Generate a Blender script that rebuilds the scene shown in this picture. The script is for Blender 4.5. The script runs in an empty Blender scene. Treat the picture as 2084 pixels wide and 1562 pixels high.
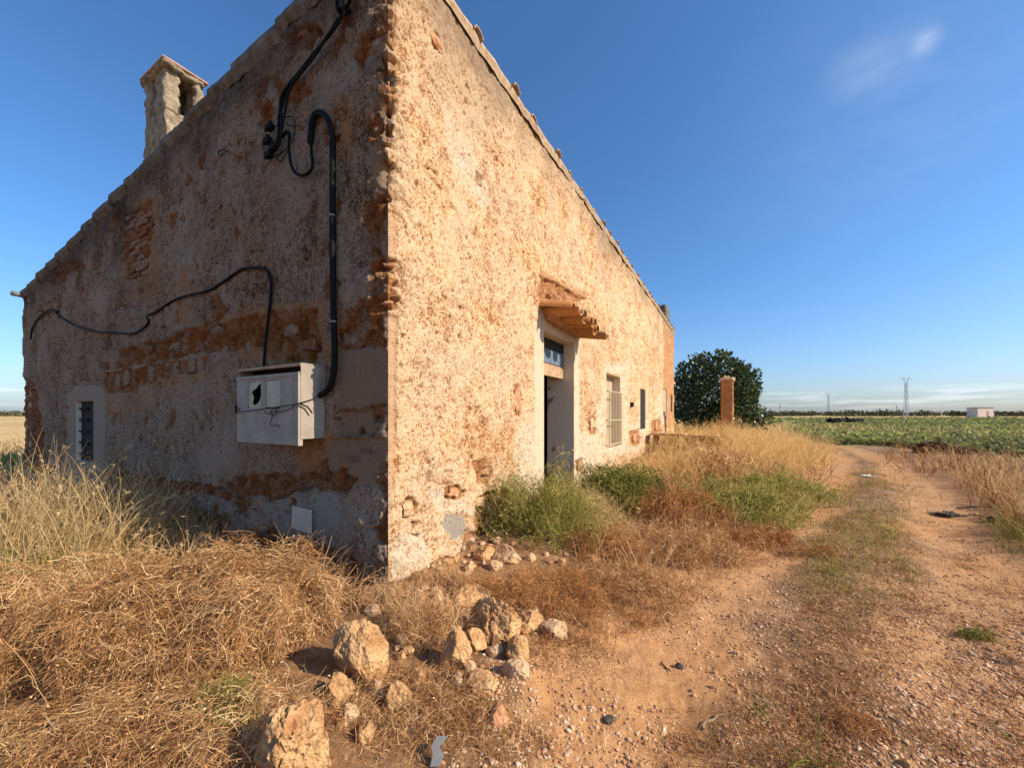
import bpy, math, random
import numpy as np
from mathutils import Vector, Matrix

random.seed(7)
RNG = np.random.default_rng(11)
SC = bpy.context.scene
COL = SC.collection

# ------------------------------------------------------------------ camera
F, CX, HY, CAMH = 790.0, 1042.0, 843.0, 1.5      # focal length in photo pixels, centre, horizon row, eye height
cam_d = bpy.data.cameras.new('camera')
cam_d.sensor_fit = 'HORIZONTAL'
cam_d.sensor_width = 36.0
cam_d.lens = 36.0 * F / 2084.0
cam_d.shift_y = (HY - 781.0) / 2084.0
cam_d.clip_start = 0.05
cam_d.clip_end = 9000
cam = bpy.data.objects.new('camera', cam_d)
COL.objects.link(cam)
cam.location = (0, 0, CAMH)
cam.rotation_euler = (math.radians(90), 0, 0)
SC.camera = cam

# ------------------------------------------------------------------ light
SUN_EL = math.radians(32.0)
SUN_AZ = math.radians(110.0)                       # clockwise from the view direction
sun_dir = Vector((math.sin(SUN_AZ) * math.cos(SUN_EL), math.cos(SUN_AZ) * math.cos(SUN_EL), math.sin(SUN_EL)))
sd = bpy.data.lights.new('sun', 'SUN')
sd.energy = 4.7
sd.angle = math.radians(0.53)
sd.color = (1.0, 0.86, 0.67)
so = bpy.data.objects.new('sun', sd)
COL.objects.link(so)
so.rotation_euler = sun_dir.to_track_quat('Z', 'Y').to_euler()
so.location = (30, -5, 30)

SC.view_settings.view_transform = 'Standard'
SC.view_settings.look = 'None'
SC.view_settings.exposure = 0.55
SC.view_settings.gamma = 1.0

world = bpy.data.worlds.new('World')
SC.world = world
world.use_nodes = True


def pix_dir(px, py):
    return Vector(((px - CX) / F, 1.0, (HY - py) / F)).normalized()


def build_world():
    nt = world.node_tree
    nt.nodes.clear()
    N = lambda t: nt.nodes.new(t)
    L = nt.links.new
    out = N('ShaderNodeOutputWorld')
    bg = N('ShaderNodeBackground')
    bg.inputs['Strength'].default_value = 0.108
    sky = N('ShaderNodeTexSky')
    sky.sky_type = 'NISHITA'
    sky.sun_disc = False
    sky.sun_elevation = SUN_EL
    sky.sun_rotation = SUN_AZ
    sky.altitude = 0
    sky.air_density = 1.0
    sky.dust_density = 1.1
    sky.ozone_density = 3.0
    tc = N('ShaderNodeTexCoord')
    # low white cloud bank near the horizon, all round
    sep = N('ShaderNodeSeparateXYZ'); L(tc.outputs['Generated'], sep.inputs[0])
    mp = N('ShaderNodeMapping'); mp.inputs['Scale'].default_value = (5, 5, 60)
    mp.inputs['Location'].default_value = (0.9, 0.3, 0.0)
    L(tc.outputs['Generated'], mp.inputs[0])
    nz = N('ShaderNodeTexNoise'); nz.inputs['Scale'].default_value = 1.6; nz.inputs['Detail'].default_value = 7
    L(mp.outputs[0], nz.inputs['Vector'])
    r1 = N('ShaderNodeValToRGB')
    r1.color_ramp.elements[0].position = 0.47; r1.color_ramp.elements[1].position = 0.62
    L(nz.outputs[0], r1.inputs[0])
    band = N('ShaderNodeValToRGB')
    e = band.color_ramp.elements
    e[0].position = 0.004; e[0].color = (0, 0, 0, 1)
    e[1].position = 0.055; e[1].color = (0, 0, 0, 1)
    m = e.new(0.022); m.color = (.38, .38, .38, 1)
    m = e.new(0.040); m.color = (.42, .42, .42, 1)
    L(sep.outputs[2], band.inputs[0])
    mul = N('ShaderNodeMath'); mul.operation = 'MULTIPLY'
    L(r1.outputs[0], mul.inputs[0]); L(band.outputs[0], mul.inputs[1])
    # thin wisps high on the right
    acc = mul.outputs[0]
    for (px, py, k, amp) in ((1878, 90, 12000, 0.16), (1893, 78, 12000, 0.10), (1800, 122, 1500, 0.06), (1738, 152, 2200, 0.05), (1800, 240, 60, 0.04)):
        d = pix_dir(px, py)
        vd = N('ShaderNodeVectorMath'); vd.operation = 'DOT_PRODUCT'
        vd.inputs[1].default_value = d
        nrm = N('ShaderNodeVectorMath'); nrm.operation = 'NORMALIZE'
        L(tc.outputs['Generated'], nrm.inputs[0]); L(nrm.outputs[0], vd.inputs[0])
        a = N('ShaderNodeMath'); a.operation = 'SUBTRACT'; a.inputs[0].default_value = 1.0; L(vd.outputs['Value'], a.inputs[1])
        b = N('ShaderNodeMath'); b.operation = 'MULTIPLY'; b.inputs[1].default_value = -k; L(a.outputs[0], b.inputs[0])
        ex = N('ShaderNodeMath'); ex.operation = 'EXPONENT'; L(b.outputs[0], ex.inputs[0])
        n2 = N('ShaderNodeTexNoise'); n2.inputs['Scale'].default_value = 14; n2.inputs['Detail'].default_value = 6
        mp2 = N('ShaderNodeMapping'); mp2.inputs['Rotation'].default_value = (0, math.radians(28), 0); mp2.inputs['Scale'].default_value = (1, 1, 3.2)
        L(tc.outputs['Generated'], mp2.inputs[0]); L(mp2.outputs[0], n2.inputs['Vector'])
        c = N('ShaderNodeMath'); c.operation = 'MULTIPLY'; L(ex.outputs[0], c.inputs[0]); L(n2.outputs[0], c.inputs[1])
        c2 = N('ShaderNodeMath'); c2.operation = 'MULTIPLY_ADD'; L(c.outputs[0], c2.inputs[0]); c2.inputs[1].default_value = amp * 2; L(acc, c2.inputs[2])
        acc = c2.outputs[0]
    mix = N('ShaderNodeMix'); mix.data_type = 'RGBA'
    L(acc, mix.inputs['Factor'])
    tn = N('ShaderNodeMix'); tn.data_type = 'RGBA'; tn.blend_type = 'MULTIPLY'; tn.inputs['Factor'].default_value = 1.0
    L(sky.outputs[0], tn.inputs['A'])
    tr = N('ShaderNodeValToRGB')                    # white balance: paler air low down, clear blue above
    tr.color_ramp.elements[0].position = 0.0; tr.color_ramp.elements[0].color = (.84, .93, 1.14, 1)
    tr.color_ramp.elements[1].position = 0.30; tr.color_ramp.elements[1].color = (.60, .94, 1.22, 1)
    L(sep.outputs[2], tr.inputs[0]); L(tr.outputs[0], tn.inputs['B'])
    L(tn.outputs['Result'], mix.inputs['A'])
    mix.inputs['B'].default_value = (7.0, 7.3, 7.9, 1)
    mix.clamp_factor = True
    L(mix.outputs['Result'], bg.inputs['Color'])
    L(bg.outputs[0], out.inputs[0])


build_world()

# ------------------------------------------------------------------ noise in numpy


def _h(ix, iy, seed):
    h = (ix.astype(np.int64) * 374761393 + iy.astype(np.int64) * 668265263 + seed * 2147483629) & 0xFFFFFFFF
    h = ((h ^ (h >> 13)) * 1274126177) & 0xFFFFFFFF
    h = (h ^ (h >> 16)) & 0xFFFFFFFF
    h = (h * 2246822519) & 0xFFFFFFFF
    return ((h ^ (h >> 15)) & 0xFFFFFF) / float(0x1000000)


def perlin(x, y, seed=0):
    x = np.asarray(x, float); y = np.asarray(y, float)
    ix = np.floor(x); iy = np.floor(y)
    fx = x - ix; fy = y - iy
    u = fx * fx * fx * (fx * (fx * 6 - 15) + 10); v = fy * fy * fy * (fy * (fy * 6 - 15) + 10)
    r = []
    for dx in (0, 1):
        for dy in (0, 1):
            a = _h(ix + dx, iy + dy, seed) * 2 * np.pi
            r.append(np.cos(a) * (fx - dx) + np.sin(a) * (fy - dy))
    return 1.45 * ((r[0] * (1 - v) + r[1] * v) * (1 - u) + (r[2] * (1 - v) + r[3] * v) * u)


def fbm(x, y, seed=0, octv=4, gain=0.5):
    t = 0; a = 1.0; n = 0; f = 1.0
    for o in range(octv):
        t = t + a * perlin(x * f + 13.7 * o, y * f - 7.3 * o, seed + o * 17); n += a; a *= gain; f *= 2.03
    return t / n * 1.5


def worley(x, y, seed=0):
    ix = np.floor(x); iy = np.floor(y)
    f1 = np.full(np.shape(x), 9.0); f2 = f1.copy(); cid = np.zeros(np.shape(x))
    for dx in (-1, 0, 1):
        for dy in (-1, 0, 1):
            cx = ix + dx; cy = iy + dy
            px = cx + _h(cx, cy, seed); py = cy + _h(cx, cy, seed + 5)
            d = np.hypot(px - x, py - y)
            c = _h(cx, cy, seed + 9)
            near = d < f1
            f2 = np.where(near, f1, np.minimum(f2, d))
            cid = np.where(near, c, cid)
            f1 = np.where(near, d, f1)
    return f1, f2, cid


def v3noise(p, seed=0):
    """3D value noise in -1..1"""
    i = np.floor(p); f = p - i; u = f * f * (3 - 2 * f)
    t = 0
    for dx in (0, 1):
        for dy in (0, 1):
            for dz in (0, 1):
                h = _h(i[:, 0] + dx + 57 * (i[:, 2] + dz), i[:, 1] + dy - 131 * (i[:, 2] + dz), seed)
                w = (u[:, 0] if dx else 1 - u[:, 0]) * (u[:, 1] if dy else 1 - u[:, 1]) * (u[:, 2] if dz else 1 - u[:, 2])
                t = t + h * w
    return t * 2 - 1


def f3(p, seed=0, octv=4):
    t = 0; a = 1; n = 0; f = 1.0
    for o in range(octv):
        t = t + a * v3noise(p * f + o * 9.1, seed + o * 31); n += a; a *= .52; f *= 2.1
    return t / n


def sstep(a, b, x):
    t = np.clip((x - a) / (b - a), 0, 1)
    return t * t * (3 - 2 * t)


def poly_sd(px, py, poly):
    """signed distance to a polygon, negative inside"""
    P = np.array(poly, float); n = len(P)
    d = np.full(px.shape, 1e18); inside = np.zeros(px.shape, bool)
    for k in range(n):
        a = P[k]; b = P[(k + 1) % n]
        e = b - a; wx = px - a[0]; wy = py - a[1]
        t = np.clip((wx * e[0] + wy * e[1]) / max(1e-9, e @ e), 0, 1)
        d = np.minimum(d, (wx - e[0] * t) ** 2 + (wy - e[1] * t) ** 2)
        c = ((a[1] > py) != (b[1] > py)) & (px < (b[0] - a[0]) * (py - a[1]) / (b[1] - a[1] + 1e-12) + a[0])
        inside ^= c
    return np.where(inside, -1, 1) * np.sqrt(d)


def line_d(px, py, pts):
    P = np.array(pts, float); d = np.full(px.shape, 1e18)
    for a, b in zip(P[:-1], P[1:]):
        e = b - a; wx = px - a[0]; wy = py - a[1]
        t = np.clip((wx * e[0] + wy * e[1]) / max(1e-9, e @ e), 0, 1)
        d = np.minimum(d, (wx - e[0] * t) ** 2 + (wy - e[1] * t) ** 2)
    return np.sqrt(d)


# ------------------------------------------------------------------ mesh helpers


def np_mesh(name, V, Fs, attrs=None, smooth=False):
    """Fs: list of index arrays (n,3) or (n,4)"""
    if not isinstance(Fs, (list, tuple)):
        Fs = [Fs]
    Fs = [np.asarray(f, np.int32) for f in Fs if len(f)]
    me = bpy.data.meshes.new(name)
    V = np.asarray(V, np.float32)
    me.vertices.add(len(V)); me.vertices.foreach_set('co', V.ravel())
    nl = sum(f.size for f in Fs); npoly = sum(len(f) for f in Fs)
    me.loops.add(nl); me.polygons.add(npoly)
    me.loops.foreach_set('vertex_index', np.concatenate([f.ravel() for f in Fs]))
    tot = np.concatenate([np.full(len(f), f.shape[1], np.int32) for f in Fs])
    me.polygons.foreach_set('loop_start', np.concatenate(([0], np.cumsum(tot)[:-1])).astype(np.int32))
    me.polygons.foreach_set('use_smooth', np.full(npoly, bool(smooth)))
    me.update(calc_edges=True)
    for k, a in (attrs or {}).items():
        a = np.asarray(a, np.float32)
        if a.ndim == 1:
            at = me.attributes.new(k, 'FLOAT', 'POINT'); at.data.foreach_set('value', a)
        else:
            at = me.attributes.new(k, 'FLOAT_COLOR', 'POINT')
            c = np.ones((len(a), 4), np.float32); c[:, :a.shape[1]] = a
            at.data.foreach_set('color', c.ravel())
    return me


class MB:
    """collects pieces of one mesh"""
    def __init__(s):
        s.v = []; s.q = []; s.t = []; s.tint = []; s.n = 0

    def add(s, V, Fq=(), Ft=(), tint=0.5):
        V = np.asarray(V, float)
        if len(Fq): s.q.append(np.asarray(Fq, np.int64) + s.n)
        if len(Ft): s.t.append(np.asarray(Ft, np.int64) + s.n)
        s.v.append(V); s.n += len(V)
        s.tint.append(np.full(len(V), tint) if np.isscalar(tint) else np.asarray(tint))
        return s

    def box(s, c, size, rot=None, taper=None, tint=0.5):
        v = np.array([[x, y, z] for z in (-.5, .5) for y in (-.5, .5) for x in (-.5, .5)]) * np.array(size)
        if taper:
            v[4:, 0] *= taper[0]; v[4:, 1] *= taper[1]
        if rot is not None:
            v = v @ np.array(rot.to_3x3() if hasattr(rot, 'to_3x3') else rot).T
        v = v + np.array(c)
        return s.add(v, [(0, 2, 3, 1), (4, 5, 7, 6), (0, 1, 5, 4), (2, 6, 7, 3), (0, 4, 6, 2), (1, 3, 7, 5)], tint=tint)

    def tube(s, pts, r, sides=6, tint=0.5, cap=True):
        P = np.array(pts, float); n = len(P)
        r = np.full(n, r) if np.isscalar(r) else np.array(r, float)
        T = np.gradient(P, axis=0); T /= np.linalg.norm(T, axis=1)[:, None] + 1e-12
        ref = np.array([0, 0, 1.0]) if abs(T[0, 2]) < .9 else np.array([1.0, 0, 0])
        rows = []
        for k in range(n):
            a = np.cross(T[k], ref); a /= np.linalg.norm(a) + 1e-12; b = np.cross(T[k], a); ref = np.cross(a, T[k])
            ang = np.arange(sides) / sides * 2 * np.pi
            rows.append(P[k] + r[k] * (np.cos(ang)[:, None] * a + np.sin(ang)[:, None] * b))
        V = np.concatenate(rows)
        i = np.arange(sides); j = (i + 1) % sides
        q = np.concatenate([np.stack([k * sides + i, k * sides + j, (k + 1) * sides + j, (k + 1) * sides + i], 1) for k in range(n - 1)])
        t = []
        if cap:
            V = np.concatenate([V, P[:1], P[-1:]])
            t = np.concatenate([np.stack([np.full(sides, n * sides), j, i], 1), np.stack([np.full(sides, n * sides + 1), (n - 1) * sides + i, (n - 1) * sides + j], 1)])
        return s.add(V, q, t, tint)

    def mesh(s, name, smooth=False):
        V = np.concatenate(s.v)
        return np_mesh(name, V, [np.concatenate(x) for x in (s.q, s.t) if x], {'tint': np.concatenate(s.tint)}, smooth)


def link(name, me, mat=None, parent=None):
    o = bpy.data.objects.new(name, me)
    COL.objects.link(o)
    if mat is not None and me is not None:
        if len(me.materials) == 0:
            me.materials.append(mat)
    if parent is not None:
        o.parent = parent
    return o


def tag(o, label=None, cat=None, group=None, kind=None):
    if label: o['label'] = label
    if cat: o['category'] = cat
    if group: o['group'] = group
    if kind: o['kind'] = kind
    return o


def empty(name, loc=(0, 0, 0), rz=0.0):
    o = bpy.data.objects.new(name, None)
    COL.objects.link(o)
    o.empty_display_size = 0.2
    o.location = loc; o.rotation_euler = (0, 0, rz)
    return o


# ------------------------------------------------------------------ materials
class G:
    """tiny node-graph helper"""
    def __init__(s, name):
        s.m = bpy.data.materials.new(name); s.m.use_nodes = True
        s.nt = s.m.node_tree; s.nt.nodes.clear()
        s.out = s.nt.nodes.new('ShaderNodeOutputMaterial')
        s._pos = None

    def n(s, t, **kw):
        nd = s.nt.nodes.new(t)
        for k, v in kw.items():
            setattr(nd, k, v)
        return nd

    def l(s, a, b):
        s.nt.links.new(a, b)

    def pos(s):
        if s._pos is None:
            s._pos = s.n('ShaderNodeTexCoord').outputs['Object']
        return s._pos

    def scale(s, sc, rot=None):
        mp = s.n('ShaderNodeMapping'); mp.inputs['Scale'].default_value = sc
        if rot: mp.inputs['Rotation'].default_value = rot
        s.l(s.pos(), mp.inputs[0]); return mp.outputs[0]

    def noise(s, sc, detail=5, rough=.6, vec=None, dist=0.0):
        nd = s.n('ShaderNodeTexNoise'); nd.inputs['Scale'].default_value = sc; nd.inputs['Detail'].default_value = detail
        nd.inputs['Roughness'].default_value = rough; nd.inputs['Distortion'].default_value = dist
        s.l(vec or s.pos(), nd.inputs['Vector']); return nd.outputs[0]

    def voro(s, sc, vec=None, feature='F1'):
        nd = s.n('ShaderNodeTexVoronoi'); nd.inputs['Scale'].default_value = sc; nd.feature = feature
        s.l(vec or s.pos(), nd.inputs['Vector']); return nd

    def ramp(s, fac, stops, interp='LINEAR'):
        nd = s.n('ShaderNodeValToRGB'); cr = nd.color_ramp; cr.interpolation = interp
        while len(cr.elements) < len(stops): cr.elements.new(0.5)
        for e, (p, c) in zip(cr.elements, stops):
            e.position = p; e.color = (c, c, c, 1) if np.isscalar(c) else (*c, 1)
        s.l(fac, nd.inputs[0]); return nd.outputs[0]

    def mix(s, fac, a, b, mode='MIX'):
        nd = s.n('ShaderNodeMix', data_type='RGBA', blend_type=mode)
        for sock, v in ((nd.inputs['Factor'], fac), (nd.inputs['A'], a), (nd.inputs['B'], b)):
            if hasattr(v, 'is_output'): s.l(v, sock)
            elif np.isscalar(v): sock.default_value = v
            else: sock.default_value = (*v, 1)
        return nd.outputs['Result']

    def math(s, op, a, b=0.0, c=0.0):
        nd = s.n('ShaderNodeMath', operation=op)
        for sock, v in zip(nd.inputs, (a, b, c)):
            if hasattr(v, 'is_output'): s.l(v, sock)
            else: sock.default_value = v
        return nd.outputs[0]

    def attr(s, name, what='Fac'):
        nd = s.n('ShaderNodeAttribute', attribute_name=name)
        return nd.outputs[what]

    def sep(s, v):
        nd = s.n('ShaderNodeSeparateColor'); s.l(v, nd.inputs[0]); return nd.outputs

    def bump(s, h, strength=.5, dist=.02):
        nd = s.n('ShaderNodeBump'); nd.inputs['Strength'].default_value = strength; nd.inputs['Distance'].default_value = dist
        s.l(h, nd.inputs['Height']); return nd.outputs[0]

    def bsdf(s, col, rough=.9, normal=None, spec=.2, metal=0.0):
        nd = s.n('ShaderNodeBsdfPrincipled')
        for sock, v in ((nd.inputs['Base Color'], col), (nd.inputs['Roughness'], rough)):
            if hasattr(v, 'is_output'): s.l(v, sock)
            elif np.isscalar(v): sock.default_value = v
            else: sock.default_value = (*v, 1)
        nd.inputs['Specular IOR Level'].default_value = spec
        nd.inputs['Metallic'].default_value = metal
        if normal is not None: s.l(normal, nd.inputs['Normal'])
        s.l(nd.outputs[0], s.out.inputs[0]); return nd


def mat_plain(name, c, var=.25, sc=12, rough=.85, bump=.3, bdist=.01, spec=.2, c2=None):
    g = G(name)
    nz = g.noise(sc, 6)
    c2 = c2 or tuple(x * (1 - var) for x in c)
    col = g.ramp(nz, [(.32, c2), (.68, c)])
    g.bsdf(col, rough, g.bump(g.noise(sc * 4, 5), bump, bdist), spec)
    return g.m


def mat_leaf(name, stops, trans=.35, rough=.7, gloss=.012):
    """foliage: colour by the strand's own tint"""
    g = G(name)
    col = g.ramp(g.attr('tint'), stops)
    d = g.n('ShaderNodeBsdfDiffuse'); g.l(col, d.inputs[0])
    t = g.n('ShaderNodeBsdfTranslucent'); g.l(col, t.inputs[0])
    mx = g.n('ShaderNodeMixShader'); mx.inputs[0].default_value = trans
    g.l(d.outputs[0], mx.inputs[1]); g.l(t.outputs[0], mx.inputs[2])
    gl = g.n('ShaderNodeBsdfGlossy'); gl.inputs['Roughness'].default_value = rough * .6
    gl.inputs[0].default_value = (1, 1, 1, 1)
    m2 = g.n('ShaderNodeMixShader'); m2.inputs[0].default_value = gloss
    g.l(mx.outputs[0], m2.inputs[1]); g.l(gl.outputs[0], m2.inputs[2])
    g.l(m2.outputs[0], g.out.inputs[0])
    return g.m


def wall_material(name, cream, ochre, deep, grime_c, ec):
    g = G(name)
    A = g.sep(g.attr('maskA', 'Color')); B = g.sep(g.attr('maskB', 'Color'))
    skin = g.attr('skin')
    n_big = g.noise(1.3, 4); n_mid = g.noise(9, 6, .65); n_fine = g.noise(48, 6, .7); n_grit = g.noise(160, 3)
    # rough-cast: pale skin over an ochre earthy coat
    k = g.math('ADD', g.math('MULTIPLY', skin, .30), g.math('MULTIPLY', n_fine, 1.05))
    k = g.math('ADD', k, g.math('MULTIPLY', n_mid, .26))
    k = g.math('ADD', k, g.math('MULTIPLY', n_big, .16))
    plaster = g.ramp(k, [(.74, deep), (.83, ochre), (.90, tuple(.4 * a + .6 * b for a, b in zip(ochre, cream))), (.99, cream)])
    grey = g.mix(g.ramp(n_big, [(.4, 0.), (.65, 1.)]), plaster, g.mix(.28, plaster, (.50, .45, .38)))
    col = grey
    # ochre stains
    st = g.math('MULTIPLY', B[1], g.ramp(g.noise(7, 5, .6, g.scale((1, 1, .35))), [(.35, .25), (.62, 1.)]))
    col = g.mix(g.math('MULTIPLY', st, .75), col, g.mix(n_fine, (.26, .11, .04), (.58, .29, .12)))
    # smooth render, its gable tones darkened to deepen the shade
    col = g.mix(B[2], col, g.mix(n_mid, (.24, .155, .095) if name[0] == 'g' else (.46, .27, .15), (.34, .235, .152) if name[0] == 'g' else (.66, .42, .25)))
    # whitewash, likewise toned down on the gable for its shade
    wh = g.math('MULTIPLY', A[1], g.ramp(g.math('ADD', n_fine, g.math('MULTIPLY', n_mid, .5)), [(.64, .0), (.76, 1.)]))
    wh = g.math('MAXIMUM', wh, g.attr('solid'))
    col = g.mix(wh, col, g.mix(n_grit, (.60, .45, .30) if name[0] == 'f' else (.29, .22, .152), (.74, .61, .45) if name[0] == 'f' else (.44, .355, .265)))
    # grey cement
    col = g.mix(A[2], col, g.mix(n_fine, (.26, .22, .18), (.44, .385, .31)))
    # lost plaster: earth and rubble
    earth = g.ramp(g.math('ADD', g.math('MULTIPLY', n_fine, .6), g.math('MULTIPLY', n_mid, .5)), [(.36, ec[0]), (.52, ec[1]), (.68, ec[2]), (.8, ec[3])])
    col = g.mix(A[0], col, earth)
    # lichen and soot under the verge
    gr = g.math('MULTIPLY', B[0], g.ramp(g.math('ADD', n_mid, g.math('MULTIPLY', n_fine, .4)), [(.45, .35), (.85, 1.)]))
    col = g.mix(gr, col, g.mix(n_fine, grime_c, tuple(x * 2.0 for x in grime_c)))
    # small dark specks of grit and holes
    sp = g.ramp(g.voro(26).outputs['Distance'], [(.05, 1.), (.11, 0.)])
    spm = g.math('MULTIPLY', sp, g.ramp(g.noise(6, 3), [(.46, 0.), (.58, .8)]))
    sp2 = g.math('MULTIPLY', g.ramp(g.voro(62, g.scale((1, 1, .6), (.5, .5, 0))).outputs['Distance'], [(.14, 1.), (.24, 0.)]), g.ramp(g.noise(11, 3), [(.40, 0.), (.56, .8)]))
    spm = g.math('MAXIMUM', spm, sp2)
    col = g.mix(spm, col, tuple(x * .45 for x in deep))
    h = g.math('ADD', g.math('MULTIPLY', n_fine, 1.0), g.math('MULTIPLY', n_grit, .35))
    g.bsdf(col, .95, g.bump(g.math('SUBTRACT', h, g.math('MULTIPLY', spm, .5)), .9, .028), .08)
    return g.m


M = {}
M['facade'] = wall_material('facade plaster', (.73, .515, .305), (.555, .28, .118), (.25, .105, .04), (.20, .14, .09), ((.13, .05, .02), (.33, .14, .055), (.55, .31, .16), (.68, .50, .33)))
M['gable'] = wall_material('gable plaster', (.325, .225, .148), (.195, .112, .06), (.07, .036, .02), (.045, .037, .03), ((.05, .018, .007), (.22, .078, .024), (.37, .155, .054), (.40, .25, .15)))  # weathered tone, darkened further to put the gable's shade into the colour
M['brick'] = mat_plain('old brick', (.58, .31, .16), .55, 25, .9, .6, .01, c2=(.34, .15, .07))
M['palebrick'] = mat_plain('pale worn brick', (.66, .46, .31), .5, 22, .9, .6, .01, c2=(.36, .20, .12))
M['rubble'] = mat_plain('rubble stone', (.66, .46, .27), .5, 14, .95, .9, .015, c2=(.40, .22, .11))
M['limestone'] = mat_plain('pitted limestone', (.70, .44, .21), .5, 11, .95, 1.0, .03, c2=(.38, .175, .068))
M['tile'] = mat_plain('terracotta tile', (.56, .27, .10), .4, 18, .85, .35, .006, c2=(.40, .17, .06))
M['tiletop'] = mat_plain('weathered terracotta', (.46, .33, .21), .4, 16, .9, .5, .008, c2=(.26, .17, .10))
M['verge'] = mat_plain('verge mortar', (.22, .18, .135), .5, 9, .95, .8, .02, c2=(.09, .073, .055))
M['chimney'] = mat_plain('rough chimney render', (.50, .40, .27), .5, 9, .95, 1.0, .05, c2=(.21, .155, .10))
M['capbrick'] = mat_plain('chimney cap brick', (.46, .27, .19), .3, 10, .9, .4, .01)
M['jamb'] = None
M['gbrick'] = mat_plain('shade-darkened brick', (.27, .12, .055), .5, 25, .95, .6, .01, c2=(.13, .055, .026))  # gable copies of the masonry, darkened to carry the wall's shade
M['gpale'] = mat_plain('shade-darkened pale brick', (.34, .225, .145), .5, 22, .95, .6, .01, c2=(.17, .095, .055))
M['grubble'] = mat_plain('shade-darkened rubble stone', (.31, .21, .135), .5, 14, .95, .9, .015, c2=(.16, .09, .05))
GABLE_SHADE = {'brick': 'gbrick', 'palebrick': 'gpale', 'rubble': 'grubble', 'verge': 'verge', 'limestone': 'grubble'}
M['wood'] = mat_plain('grey brown wood', (.50, .33, .19), .45, 9, .8, .5, .008, c2=(.30, .19, .11))
M['bluewood'] = mat_plain('blue grey painted board', (.15, .20, .25), .4, 8, .7, .3, .006)
M['shutter_or_fill'] = mat_plain('tan shutter', (.46, .34, .22), .25, 6, .8, .3, .006)
M['iron'] = mat_plain('cream painted iron', (.52, .43, .27), .3, 30, .6, .3, .003)
M['darkin'] = mat_plain('unlit fill and dark parts', (.035, .030, .028), .4, 6, .9, .2, .01)  # near-black standing in for unlit openings, also used on dark objects
M['black'] = mat_plain('black cable sheath', (.010, .010, .010), .3, 40, .7, .15, .002, .12)
M['meter'] = mat_plain('light grey polyester box', (.37, .325, .27), .10, 5, .6, .06, .003, .15, c2=(.27, .23, .185))
M['amber'] = mat_plain('yellowed window', (.40, .36, .24), .2, 7, .4, .05, .002, .4)
M['ceramic'] = mat_plain('white tile', (.50, .435, .35), .08, 6, .5, .05, .002, .35)
M['steel'] = mat_plain('galvanised steel', (.50, .54, .60), .15, 3, .6, .1, .002, .4)
M['greyplastic'] = mat_plain('grey plastic', (.22, .215, .20), .2, 20, .5, .2, .003, .4)
M['paper'] = mat_plain('white litter', (.80, .79, .77), .1, 20, .7, .3, .004)
M['twig'] = mat_plain('dry twig', (.36, .26, .16), .4, 30, .9, .4, .004)
M['bark'] = mat_plain('bark', (.16, .12, .085), .4, 14, .9, .8, .02)
M['post'] = mat_plain('ochre rendered post', (.52, .245, .095), .3, 5, .95, .8, .03, c2=(.34, .15, .058))
M['shed'] = mat_plain('pale render far shed', (.66, .57, .50), .1, .8, .9, .1, .02)
M['hill'] = mat_plain('far hill scrub', (.25, .23, .19), .3, .02, .95, .1, .1)
M['soilheap'] = mat_plain('dark turned soil', (.16, .075, .035), .5, 6, .95, 1.0, .05, c2=(.07, .035, .02))


def mat_jamb():
    g = G('whitewashed reveal')
    n = g.noise(3.2, 4, .55); f = g.noise(30, 4)
    loss = g.ramp(g.math('ADD', n, g.math('MULTIPLY', g.attr('tint'), .5)), [(.735, 0.), (.755, 1.)])
    col = g.mix(f, (.60, .49, .36), (.76, .64, .49))
    col = g.mix(loss, col, g.mix(f, (.24, .14, .08), (.42, .28, .17)))
    hgt = g.math('SUBTRACT', g.math('MULTIPLY', f, .15), loss)
    g.bsdf(col, .9, g.bump(hgt, .6, .012), .1)
    return g.m


M['jamb'] = mat_jamb()

# ------------------------------------------------------------------ the house's own frame
VPX = 1487.0
d1 = Vector(((VPX - CX) / F, 1.0)).normalized()        # along the sunlit facade, away from the camera
d2 = Vector((-d1.y, d1.x))                             # along the shaded gable
CY = F * CAMH / 387.0
CORNER = Vector((-252.0 / F * CY, CY, 0))
HROT = math.atan2(d1.y, d1.x)
HLEN, HDEP, ROOF_K, ZC = 17.6, 11.3, 0.113, 5.42       # length, depth, roof fall, corner height


def ztop(t):
    return ZC - ROOF_K * np.asarray(t)


def to_local(px, py):
    """ray of a photo pixel in house coordinates: origin, direction"""
    o = Vector((0, 0)) - CORNER.xy
    d = Vector(((px - CX) / F, 1.0))
    return (o.dot(d1), o.dot(d2), CAMH), (d.dot(d1), d.dot(d2), (HY - py) / F)


def on_facade(px, py, out=0.0):
    o, d = to_local(px, py)
    k = (-out - o[1]) / d[1]
    return o[0] + k * d[0], o[2] + k * d[2]


def on_gable(px, py, out=0.0):
    o, d = to_local(px, py)
    k = (-out - o[0]) / d[0]
    return o[1] + k * d[1], o[2] + k * d[2]


def to_world(s, t, z):
    return np.stack([CORNER.x + s * d1.x + t * d2.x, CORNER.y + s * d1.y + t * d2.y, z + 0 * s], -1)


def proj(s, t, z):
    w = to_world(np.asarray(s, float), np.asarray(t, float), np.asarray(z, float))
    y = np.maximum(w[..., 1], .05)
    return CX + F * w[..., 0] / y, HY - F * (w[..., 2] - CAMH) / y


def ground_pt(px, py):
    y = F * CAMH / (py - HY)
    return ((px - CX) / F * y, y)


def W(s, t, z):
    p = CORNER + Vector((d1.x, d1.y, 0)) * s + Vector((d2.x, d2.y, 0)) * t
    return Vector((p.x, p.y, z))


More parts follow.
